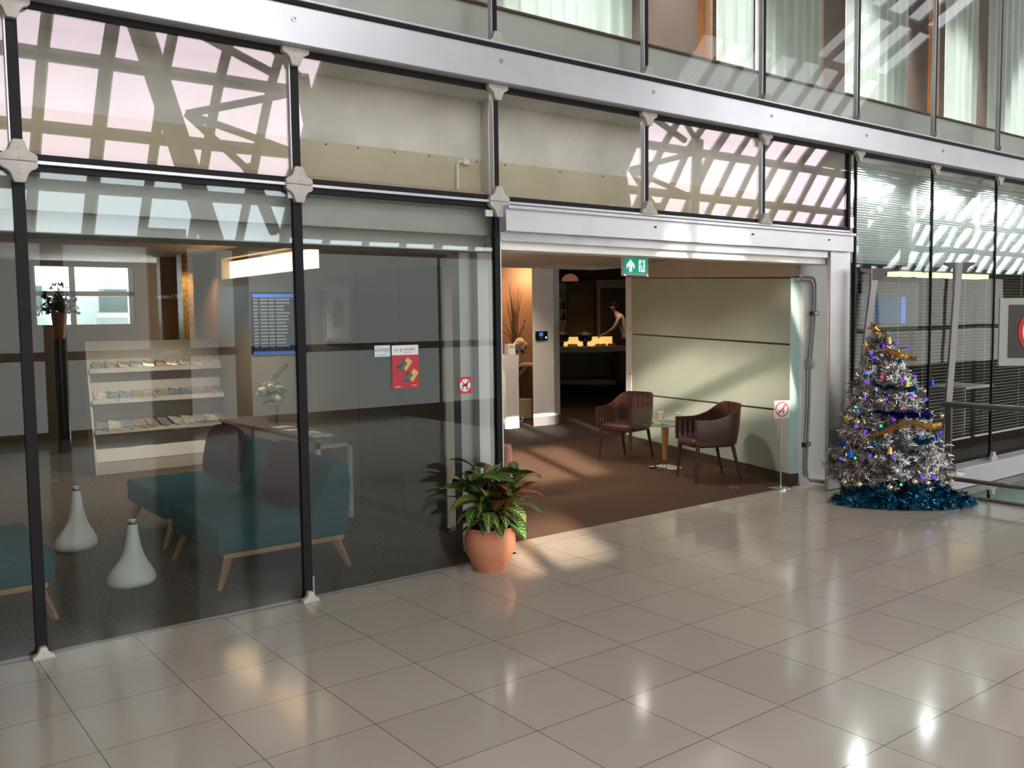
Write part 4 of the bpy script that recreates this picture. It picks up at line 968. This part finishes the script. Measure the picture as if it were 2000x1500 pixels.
for sy in (-1, 1): a = len(P); P.append(((-.14,sy*.09,1.82),.014,.02)); E_.append((6,a))               # ears
me = bpy.data.meshes.new('person'); me.from_pydata([p[0] for p in P], E_, [])
po = bpy.data.objects.new('skeleton', me); col.objects.link(po)
md = po.modifiers.new('s', 'SKIN'); md.use_smooth_shade = True
for i, p in enumerate(P): me.skin_vertices[0].data[i].radius = p[1:]; me.skin_vertices[0].data[i].use_root = (i == 0)
sb = po.modifiers.new('d', 'SUBSURF'); sb.levels = 2; sb.render_levels = 2
dg = bpy.context.evaluated_depsgraph_get(); dg.update()
bm2 = bpy.data.meshes.new_from_object(po.evaluated_get(dg)); bpy.data.objects.remove(po)
bm2.materials.clear()
for m in (skin, shirt, trouser, black_gloss): bm2.materials.append(m)
for f in bm2.polygons:
    c = f.center
    arm = abs(c.y) > .13 and c.x < -.16
    f.material_index = 0 if (c.z > 1.64 or (arm and c.z < 1.22)) else (1 if c.z > 1.02 or arm else (3 if c.z < .10 else 2))
    f.use_smooth = True
pr = thing('person', 'attendant in a cream shirt and dark trousers bending over the buffet', 'person', bp(1.08, .30, 0), RB-.2); pr.scale = (1.17,)*3
pb = bpy.data.objects.new('body', bm2); col.objects.link(pb); pb.parent = pr
h = MB(); h.ball((-.128,0,1.865), .108, 20, 12, (1.0,.93,.80)); h.v = [v for v in h.v]; h.ball((-.075,0,1.80), .088, 16, 10, (.75,1,1)); h.build('hair', hair, pr, 60)
e_ = MB(); e_.ball((-.232,-.034,1.835),.010,8,6); e_.ball((-.232,.034,1.835),.010,8,6); e_.build('eyes', ink, pr, 60); B(-.238,-.026,1.768,-.225,.026,1.776).build('mouth', mat('lips', (.22,.08,.07)), pr)
B(.03,-.165,1.0,.34,.165,1.045).build('belt', black_gloss, pr, 0, .01)
# ------------------------------------------------------------------ silver christmas tree
tr = thing('christmas_tree', 'silver tinsel christmas tree leaning slightly at the corner of the railing', 'tree', (7.55, -.62, 0))
AP = Vector((-.07, .12, 1.63)); q = random.Random(21)
def axis(z): return AP*(z/AP.z)
MB().tube([(0,0,.02), tuple(axis(.8)), tuple(AP)], [.022,.018,.006], 8).build('trunk', steel, tr, 60)
lgm = MB()
for i in range(3):
    a = i*2.094+.4; lgm.tube([(0,0,.16), (.26*math.cos(a), .26*math.sin(a), .012)], .011, 6)
lgm.build('stand', steel, tr)
tin = MB()
def tinsel(mb, pts, ln, step, q, fan=5, wid=.0035):
    pts = [Vector(p) for p in pts]
    for a, b in zip(pts, pts[1:]):
        n = max(1, int((b-a).length/step)); d = (b-a).normalized(); o1 = d.orthogonal().normalized(); o2 = d.cross(o1)
        for i in range(n):
            p = a.lerp(b, (i+q.random())/n)
            for k in range(fan):
                t = q.uniform(0, 2*PI); v = (o1*math.cos(t)+o2*math.sin(t)+d*q.uniform(-.1,.7)).normalized()*ln*q.uniform(.6,1.15); s = v.cross(d).normalized()*wid
                mb.add([tuple(p-s), tuple(p+s), tuple(p+v+s*.6), tuple(p+v-s*.6)], [(0,1,2,3)])
nb = 250
for i in range(nb):
    u = (i+.5)/nb; z = .20+1.40*u; rad = (.62*(1-u)**.80+.05)*q.uniform(.80,1.10)
    a = i*2.39996+q.uniform(-.2,.2); c = axis(z); d = Vector((math.cos(a), math.sin(a), 0))
    st = c+d*rad*.12; mid = c+d*rad*.6+Vector((0,0,-.02-.05*(1-u))); tip = c+d*rad+Vector((0,0,-.02+.05*q.random()))
    tin_pts = [st, mid, tip]
    tinsel(tin, tin_pts, .048, .0125, q, 5)
    for s in (-1, 1):
        sd = Vector((-d.y, d.x, 0))*s; tinsel(tin, [mid, mid+(d*.6+sd).normalized()*rad*.38+Vector((0,0,.02))], .042, .0125, q, 5)
for i in range(14):
    a = q.uniform(0, 2*PI); p = axis(1.5)+Vector((0,0,-.02)); d = Vector((math.cos(a)*.6, math.sin(a)*.6, q.uniform(.3,1))).normalized(); tinsel(tin, [p, p+d*.17], .04, .011, q, 5)
br = tin.build('branches', silver, tr, 0); br['kind'] = 'stuff'

def star_poly(r0, r1, n=5): return [((r0 if i % 2 == 0 else r1)*math.sin(PI*i/n), (r0 if i % 2 == 0 else r1)*math.cos(PI*i/n)) for i in range(2*n)]
def ornament(kind, m, p, label, s=1., g='ornaments on the silver tree'):
    nm = {'bell':'bell_ornament','star':'star_ornament','ball':'bauble'}[kind]
    k = thing(nm, label, 'ornament', p, R(-37), g); k.scale = (s, s, s)
    if kind == 'bell': MB().lathe([(0,.036),(.012,.034),(.017,.02),(.019,-.01),(.027,-.030),(.024,-.030),(0,-.02)], n=18).build('bell_cup', m, k, 50); MB().ball((0,0,-.03),.008,8,6).build('clapper', chrome, k)
    elif kind == 'star':
        g_ = MB(); pl = star_poly(.042,.018,6 if m is not gold else 5); n = len(pl)
        g_.add([(0,-.012,0),(0,.012,0)]+[(x,0,z) for x, z in pl], [(0,2+i,2+(i+1) % n) for i in range(n)]+[(1,2+(i+1) % n,2+i) for i in range(n)]); g_.build('star_body', m, k)
    else: MB().ball((0,0,0),.027,18,12).build('ball', m, k, 80); MB().cyl((0,0,.024),(0,0,.034),.008,.008,8).build('cap', gold, k)
    zt = .036 if kind != 'star' else .04
    MB().tube([(0,0,zt-.004),(0,.012,zt+.03),(0,.03,zt+.06)], .0012, 4).build('thread', steel, k)
st = thing('star_topper', 'gold star topper tilted left at the top of the silver tree', 'ornament', (7.40, -.50, 1.625), R(-37)); st.rotation_euler = (0, R(-24), R(-37))
g_ = MB(); pl = star_poly(.075,.032); n = 10
g_.add([(0,-.018,.05),(0,.018,.05)]+[(x,0,z+.05) for x, z in pl], [(0,2+i,2+(i+1) % n) for i in range(n)]+[(1,2+(i+1) % n,2+i) for i in range(n)]); g_.build('star_body', mat('copper_foil', (.50,.26,.10), rough=.25, metal=.9), st); MB().tube([(0,0,.0),(.06,0,-.07)], [.012,.018], 8).build('socket', gold, st)
for p, l in (((7.426,-.625,1.544),'gold bell near the top of the silver tree, below the star topper'),((7.433,-.812,1.134),'gold bell beside a green light in the upper half of the tree'),((7.016,-.889,.536),'gold bell low in the middle of the silver tree')): ornament('bell', gold, p, l)
for p, l in (((7.273,-.473,1.496),'small gold star at the upper left edge of the tree'),((7.486,-.69,1.427),'gold star on the upper gold garland'),((6.992,-.456,.811),'gold star on the left edge of the tree at half height')): ornament('star', gold, p, l)
for p, l in (((7.857,-.835,1.119),'blue bell hanging at the right edge of the upper tree'),((7.356,-.986,.656),'blue bell under the lower gold garland, the left of a pair'),((7.641,-1.012,.603),'blue bell under the lower gold garland, the right of a pair'),((6.85,-.586,.494),'blue bell at the lower left edge of the tree')): ornament('bell', blue_foil, p, l, 1.1)
ornament('star', blue_foil, (6.906,-.463,.568), 'blue six-pointed star on the left edge of the tree', 1.25)
for p, l in (((7.113,-.47,1.148),'dark brown bauble at the left edge of the upper tree'),((7.285,-.782,1.114),'dark brown bauble in the middle of the upper tree'),((6.962,-.937,.35),'dark brown bauble low in front of the tree')): ornament('ball', brown_ball, p, l, 1.15)
for p, l in (((7.278,-.694,1.29),'champagne bauble in the upper middle of the tree'),((7.11,-.73,.985),'champagne bauble just below the upper dark bauble'),((6.956,-.59,.785),'champagne bauble at the left beside the gold star'),((7.915,-.909,.796),'champagne bauble hanging at the right edge above the railing'),((7.788,-.79,1.04),'cream bauble beneath the blue bell on the right'),((6.788,-.721,.224),'champagne bauble at the lower left hem of the tree'),((6.932,-.943,.208),'champagne bauble hanging lowest over the blue tinsel'),((7.141,-1.064,.253),'large champagne bauble on the hem beside a green light'),((7.285,-1.112,.23),'champagne bauble on the hem below the purple lights'),((7.622,-1.133,.274),'champagne bauble at the lower right tip of the tree')): ornament('ball', champ, p, l)
ornament('ball', teal_foil, (6.94,-.779,.587), 'teal bauble at the left in the lower half of the tree'); ornament('ball', teal_foil, (7.471,-.725,1.349), 'teal bauble under the upper gold garland', .8); ornament('ball', silver, (6.778,-.572,.227), 'silver bauble at the far left hem of the tree')
LT = dict(red=[(7.203,-.686,1.206),(7.287,-.868,.915)], green=[(7.49,-.815,1.138),(7.009,-.538,.921),(7.033,-.786,.756),(6.837,-.645,.457),(7.018,-1.004,.231)],
 purple=[(7.345,-.619,1.496),(7.527,-.641,1.525),(7.692,-.677,1.471),(7.235,-.55,1.423),(7.232,-.588,1.385),(7.405,-.793,1.17),(7.442,-.857,1.024),(7.047,-.606,1.001),(7.156,-.762,1.),(7.147,-.849,.81),(6.943,-.685,.703),(6.888,-.767,.489),(7.024,-.916,.494),(7.366,-1.123,.276),(7.225,-1.09,.288),(7.838,-.948,.64),(7.757,-.84,.964),(7.115,-.591,1.16),(7.657,-.771,1.194),(6.849,-.494,.432),(6.939,-.591,.741)],
 blue=[(7.142,-.556,1.236),(6.992,-.578,.879)])
ls = thing('light_string', 'string of purple, blue, green and red lights wound round the silver tree', 'lights', (0, 0, 0))
allp = sorted([p for v in LT.values() for p in v], key=lambda p: -p[2])
MB().tube([tuple(Vector(p)+(Vector((7.5,-.6,p[2]))-Vector(p))*.10) for p in allp], .0025, 4).build('wire', rubber, ls)
for c_, v in LT.items():
    for p in v: MB().ball(p, .013 if c_ != 'purple' else .015, 10, 7).build('bulb', gem[c_], ls, 80)
def garland(label, pts, m, ln, seed):
    k = MB(); tinsel(k, pts, ln*1.25, .005, random.Random(seed), 8, .004); k.tube(pts, .003, 5)
    tag(k.build('garland', m, None, 0), label, 'garland', 'tinsel garlands on the tree')
garland('gold tinsel garland across the top right of the tree', [(7.317,-.621,1.461),(7.371,-.661,1.441),(7.474,-.697,1.412),(7.671,-.676,1.371),(7.745,-.727,1.363)], gold, .026, 1)
garland('gold tinsel garland rising across the middle of the tree', [(6.951,-.74,.662),(7.001,-.792,.689),(7.073,-.846,.713),(7.17,-.885,.76),(7.308,-.929,.778),(7.442,-.965,.744),(7.575,-.975,.721),(7.897,-.902,.709)], gold, .024, 2)
garland('teal tinsel garland on the upper left of the tree', [(7.129,-.625,1.161),(7.141,-.674,1.123),(7.183,-.734,1.092),(7.25,-.765,1.115)], teal_foil, .028, 3)
garland('teal tinsel garland beneath the right gold bell', [(7.364,-.825,1.073),(7.487,-.839,1.08),(7.709,-.815,1.059)], teal_foil, .024, 4)
garland('teal tinsel garland under the blue bells', [(7.244,-.967,.632),(7.362,-1.01,.593),(7.567,-1.022,.595)], teal_foil, .024, 5)
garland('royal blue tinsel garland above the gold middle garland', [(7.027,-.69,.885),(7.085,-.767,.88),(7.151,-.826,.866),(7.231,-.876,.845),(7.419,-.921,.854),(7.631,-.93,.825)], deep_blue, .04, 6)
# blue tinsel heaped round the foot
sk = thing('tinsel_skirt', 'heap of dark blue tinsel and foil round the foot of the silver tree', 'tinsel', (7.30, -.86, 0), R(-42))
def mound(u, v):
    a = 2*PI*u; r_ = v; x = .66*r_*math.cos(a); y = .34*r_*math.sin(a); z = .17*(1-r_*r_)*(1+.25*math.sin(5*a+3*r_)+.2*math.sin(9*x*3))+.004
    return (x, y, max(.003, z))
MB().grid(mound, 40, 9, cu=True).build('foil', mat('blue_foil_sheet', (.01,.075,.125), rough=.3, metal=.5, bump=.6, bscale=18), sk, 80)
tn = MB(); q = random.Random(6)
for i in range(950):
    u, v = q.random(), q.random()**.5; p = Vector(mound(u, v))
    d = Vector((q.uniform(-1,1), q.uniform(-1,1), q.uniform(0,.35))).normalized(); tinsel(tn, [p, p+d*.06], .034, .014, q, 3, .004)
tt = tn.build('tinsel', skirt_foil, sk, 0); tt['kind'] = 'stuff'

# ------------------------------------------------------------------ railing, posts and notice at the void
rl = thing('railing', 'grey tubular railing along the floor opening beside the tree', 'railing', (8.0, 0, 0))
MB().cyl((0,-.90,.905),(0,-4.6,.905),.030,.030,16).build('handrail', rail_mat, rl, 50); MB().cyl((0,-.90,.17),(0,-4.6,.17),.022,.022,12).build('lower_rail', rail_mat, rl, 50)
for y in (-.94, -2.6, -4.4): B(-.02, y-.03, 0, .02, y+.03, .9).build('post', rail_mat, rl, 0, .004)
B(-.04, -4.6, -.01, .03, .0, .022).build('base_strip', rail_mat, rl); MB().ball((0,-.90,.905),.034).build('end_cap', rail_mat, rl, 60)
gl_ = B(-.004, -4.4, .20, .004, -1.0, .87); 
def lean_post(label, p0, p1):
    k = thing('leaning_post', label, 'post', p0, R(-37), 'pale leaning posts over the void')
    d = Matrix.Rotation(R(37), 4, 'Z') @ (Vector(p1)-Vector(p0)); n_ = Vector((0,1,0)); s = Vector((1,0,0))
    m = MB(); w, t_ = .032, .045
    for a in (0,): m.add([tuple(s*-w), tuple(s*w), tuple(s*w+n_*t_), tuple(s*-w+n_*t_)]+[tuple(d+s*-w), tuple(d+s*w), tuple(d+s*w+n_*t_), tuple(d+s*-w+n_*t_)], [(0,3,2,1),(4,5,6,7),(0,1,5,4),(1,2,6,5),(2,3,7,6),(3,0,4,7)])
    m.build('shaft', pole_steel, k)
    m = MB().at(Matrix.Translation(d)); m.prism([(-.16,.0),(.16,.0),(.16,-.02),(.10,-.05),(.06,-.12),(-.045,-.12),(-.05,-.06),(-.11,-.045),(-.16,-.02)], .0, .03); m.build('bracket', mat('dark_bracket', (.12,.11,.11), rough=.4), k)
    MB().at(Matrix.Translation(d)).box(-.05, -.002, -.3, -.044, .052, -.0).build('edge_plate', steel, k)
lean_post('pale leaning post rising behind the top of the tree', (7.60, -.10, -.02), (7.80, -.26, 2.27))
lean_post('pale leaning post rising from behind the railing', (8.50, -.60, -.75), (8.842, -.60, 2.34))
nt_ = thing('notice_board', 'dark notice board with a red ring sign, cut by the right edge of the photo', 'sign', (7.77, -1.885, 0), R(-37))
B(-.40, -.012, 1.33, .40, .012, 1.93).build('frame', frame_grey, nt_, 0, .004); B(-.322, -.018, 1.40, .322, -.012, 1.87).build('panel', black_gloss, nt_)
pn_ = [o for o in nt_.children if o.name.startswith('panel')][0]; MB().disc(0, 1.635, .215, -.021, -.018, 48).build('white_disc', paper, pn_); MB().ring(0, 1.635, .200, .240, -.0235, -.018, 56).build('red_ring', red, pn_)
MB().at(Matrix.Translation((0,0,1.635)) @ Matrix.Rotation(R(45), 4, 'Y')).box(-.2,-.0245,-.018,.2,-.0215,.018).build('red_bar', red, pn_)
MB().cyl((.1,.03,.02),(.1,.03,1.6),.02).build('pole', rail_mat, nt_); MB().lathe([(0,0),(.18,0),(.18,.012),(0,.02)], c=(.1,.03,0), n=30).build('base', rail_mat, nt_, 40)

# ------------------------------------------------------------------ office behind the right panes
for i, (x0, x1) in enumerate(((7.86, 9.33),(9.41, 10.88),(10.96, 12.45),(12.52, 13.98))):
    k = thing('venetian_blind', 'white venetian blind behind the %s tall pane right of the column' % ORD(i), 'blind', ((x0+x1)/2, .22, 0), 0, 'venetian blinds of the office')
    w = (x1-x0)/2-.03
    up = MB(); n = 0; z = 3.40
    while z > 2.36:
        up.at(Matrix.Translation((0,0,z)) @ Matrix.Rotation(R(48), 4, 'X')).box(-w, -.0165, -.0008, w, .0165, .0008); z -= .027
    o = up.build('slats', blind_mat, k); o['kind'] = 'stuff'; o['label'] = 'closed upper slats'
    lo = MB()
    while z > .25:
        lo.at(Matrix.Translation((0,0,z)) @ Matrix.Rotation(R(4), 4, 'X')).box(-w, -.009, -.0006, w, .009, .0006); z -= .040
    o = lo.build('slats', blind_mat, k); o['kind'] = 'stuff'; o['label'] = 'open lower slats'
    B(-w, -.02, 3.41, w, .02, 3.45).build('head_rail', white_gloss, k); B(-w, -.015, z-.02, w, .015, z).build('bottom_rail', white_gloss, k)
    for x in (-w*.7, w*.7): MB().cyl((x,0,z),(x,0,3.41),.002,.002,5).build('cord', white_gloss, k)
k = thing('office_monitor', 'dark monitor glowing blue inside the office behind the tree', 'screen', (12.0, 2.0, 1.66), R(-20)); B(-.52, 0, -.1, .52, .06, .62).build('frame', black_gloss, k); B(-.46,-.004,.02,.20,0,.40).build('display', mat('dim_blue_screen', (.02,.05,.12), emit=(.02,.08,.2), estr=.5), k); B(.20,-.005,.0,.28,0,.40).build('bright_bar', screen_blue, k); B(-.05,.0,-1.0,.05,.06,-.1).build('stand', black_metal, k); B(-.3,-.15,-1.71,.3,.2,-1.0).build('cabinet', dark_brown, k)
for i, (x0, x1) in enumerate(((12.72,12.98),(13.15,13.33),(13.6,14.3),(14.55,14.75),(14.95,15.6))):
    k = thing('ceiling_fixture', '%s yellow ceiling light from the left inside the office' % ORD(i), 'light', ((x0+x1)/2, 2.35, 2.40), 0, 'office ceiling lights'); h_ = (x1-x0)/2
    B(-h_,-.12,0,h_,.12,.07).build('diffuser', fixture, k); B(-h_-.01,-.13,.07,h_+.01,.13,.08).build('housing', white_gloss, k)
for i, (x0, z0) in enumerate(((8.9, 0), (9.95, 0), (11.0, 0), (13.4, 0))):
    k = thing('office_desk', '%s grey desk from the left inside the dim office' % ORD(i), 'desk', (x0, 1.6, -.05), 0, 'office desks'); B(-.45,-.3,.70,.45,.3,.73).build('desktop', grey_panel, k)
    for sx in (-.42,.42): B(sx-.02,-.28,0,sx+.02,.28,.70).build('leg', steel, k)

# ------------------------------------------------------------------ things the panes mirror from the far side
k = thing('totem_sign', 'tall dark lounge totem with white lettering, mirrored in the left glass', 'sign', (2.76, -6.5, 0), R(180)); B(-.24,-.05,0,.24,.05,3.0).build('column', mat('totem_dark', (.02,.024,.026), rough=.2), k)
lit_ = mat('glow_lettering', (.7,.7,.7), emit=(1,1,1), estr=2.5); text('CIP Lounge', .075, 'lettering', lit_, k, Matrix.Translation((0,-.052,2.14)) @ FRONT); text('Lounges', .075, 'lettering', lit_, k, Matrix.Translation((0,-.052,1.44)) @ FRONT); B(-.24,-.053,1.82,.24,-.05,1.832).build('gold_line', gold, k); MB().disc(.02,1.66,.035,-.053,-.05,20).build('red_dot', red, k)  # glow added to the lettering so its mirror image shows
for z in (2.55, 2.45, 2.37): B(-.06,-.053,z,.05,-.05,z+.012).build('icon_line', paper, k)
k = thing('guide_post', 'thin metal post standing in the concourse, mirrored in the left glass', 'post', (1.32, -6.0, 0)); MB().cyl((0,0,0),(0,0,2.8),.018,.018,12).build('pole', steel, k); MB().lathe([(0,0),(.14,0),(.13,.015),(0,.02)], n=24).build('base', steel, k, 40)
k = thing('security_light', 'dome light on a bent arm high on the far vault, mirrored in the third pane', 'lamp', (5.85, -4.4, 3.95)); MB().ball((0,0,0),.10,16,10,(1,1,1.2)).build('dome', dark_room, k, 60); MB().tube([(0,0,.11),(.06,0,.17),(.16,0,.12),(.20,0,-.12)], .016, 8).build('arm', cream_wall, k, 60)

# ------------------------------------------------------------------ light
w = bpy.data.worlds.new('sky'); scene.world = w; w.use_nodes = True; nt = w.node_tree; N = nt.nodes.new; L = nt.links.new
bg = nt.nodes['Background']; tc = N('ShaderNodeTexCoord'); sx = N('ShaderNodeSeparateXYZ'); L(tc.outputs['Generated'], sx.inputs[0])
nz = N('ShaderNodeTexNoise'); nz.inputs['Scale'].default_value = 2.2; nz.inputs['Detail'].default_value = 4; L(tc.outputs['Generated'], nz.inputs['Vector'])
rp = N('ShaderNodeValToRGB'); rp.color_ramp.elements[0].position = .35; rp.color_ramp.elements[0].color = (.80,.90,1,1); rp.color_ramp.elements[1].position = .65; rp.color_ramp.elements[1].color = (1,.99,.97,1); L(nz.outputs['Fac'], rp.inputs['Fac'])
L(rp.outputs['Color'], bg.inputs['Color']); bg.inputs['Strength'].default_value = SKY
def light(kind, name, loc, energy, color, size=.2, rot=(0,0,0), sizey=None, spot=None):
    l = bpy.data.lights.new(name, kind); l.energy = energy; l.color = color
    if kind == 'AREA':
        l.size = size
        if sizey: l.shape = 'RECTANGLE'; l.size_y = sizey
    elif kind != 'SUN': l.shadow_soft_size = size
    if spot: l.spot_size = R(spot); l.spot_blend = .7
    o = bpy.data.objects.new(name, l); col.objects.link(o); o.location = loc; o.rotation_euler = rot; return o
s = light('SUN', 'sun', (0,-30,12), SUN, (1,.86,.70)); s.rotation_euler = Vector((-SD.x,-SD.y,-SD.z)).to_track_quat('Z', 'Y').to_euler(); s.data.angle = R(.6)
light('AREA', 'cove_lamp', (3.2, 4.8, 2.50), 9, (1,.62,.30), .2, (0, R(75), 0), 2.6)
light('SPOT', 'reception_downlight', (8.9, 7.3, 3.3), 170, (1,.60,.32), .06, (0,0,0), spot=100)
light('SPOT', 'reception_downlight', (7.7, 5.35, 3.3), 260, (1,.80,.62), .06, (0,0,0), spot=100)
light('SPOT', 'lounge_downlight', bp(-.3, .3, 3.3), 60, (1,.65,.38), .06, (0,0,0), spot=80)
light('SPOT', 'lounge_downlight', bp(.9, -.3, 3.3), 90, (1,.70,.45), .06, (0,0,0), spot=80)
for lx, ly, le in ((5.4, 2.9, 60), (6.3, 1.6, 85), (6.9, 3.4, 70), (5.4, 4.3, 40)): light('SPOT', 'entrance_downlight', (lx, ly, 2.53), le, (1,.93,.83), .05, (0,0,0), spot=140)
light('SPOT', 'lobby_fill', (2.4, 5.0, 2.58), 230, (1,.85,.70), .05, (0,0,0), spot=120)  # unseen lobby lamps added to brighten rack, floor lamps and table
light('SPOT', 'lobby_fill', (.9, 1.8, 2.58), 26, (1,.85,.70), .05, (0,0,0), spot=120)
light('SPOT', 'lobby_fill', (2.7, 3.5, 2.58), 50, (1,.85,.70), .05, (0,0,0), spot=100)
light('POINT', 'entrance_fill', (3.8, 3.2, 1.7), 90, (1,.80,.62), .06)  # added fill hidden behind the partition, lifts entrance ceiling and sage wall
light('POINT', 'lounge_lamp', (9.9, 7.6, 2.6), 40, (1,.6,.34), .06)
for lx in (2.2, 4.4, 6.6, 8.8, 11., 13.): light('SPOT', 'curtain_fill', (lx, 1.25, 7.1), 6000, (1,.98,.96), .06, (R(-5),0,0), spot=38)  # added spots out of view that brighten the upstairs curtains
for lx in (8.6, 10.2, 11.7, 13.2): light('SPOT', 'blind_fill', (lx, .36, 3.46), 110, (.95,1,.97), .03, (0,0,0), spot=150)  # added spots tucked behind the blinds to brighten the slats
light('AREA', 'plenum_fill', (4.6, .16, 3.462), 8, (1,.95,.92), 5.6, (R(8),0,0), .04)  # added strip hidden under the beam, brightens the board and concrete
light('SPOT', 'column_downlight', (3.15, 6.72, 2.70), 55, (1,.70,.42), .04, (0,0,0), spot=110)
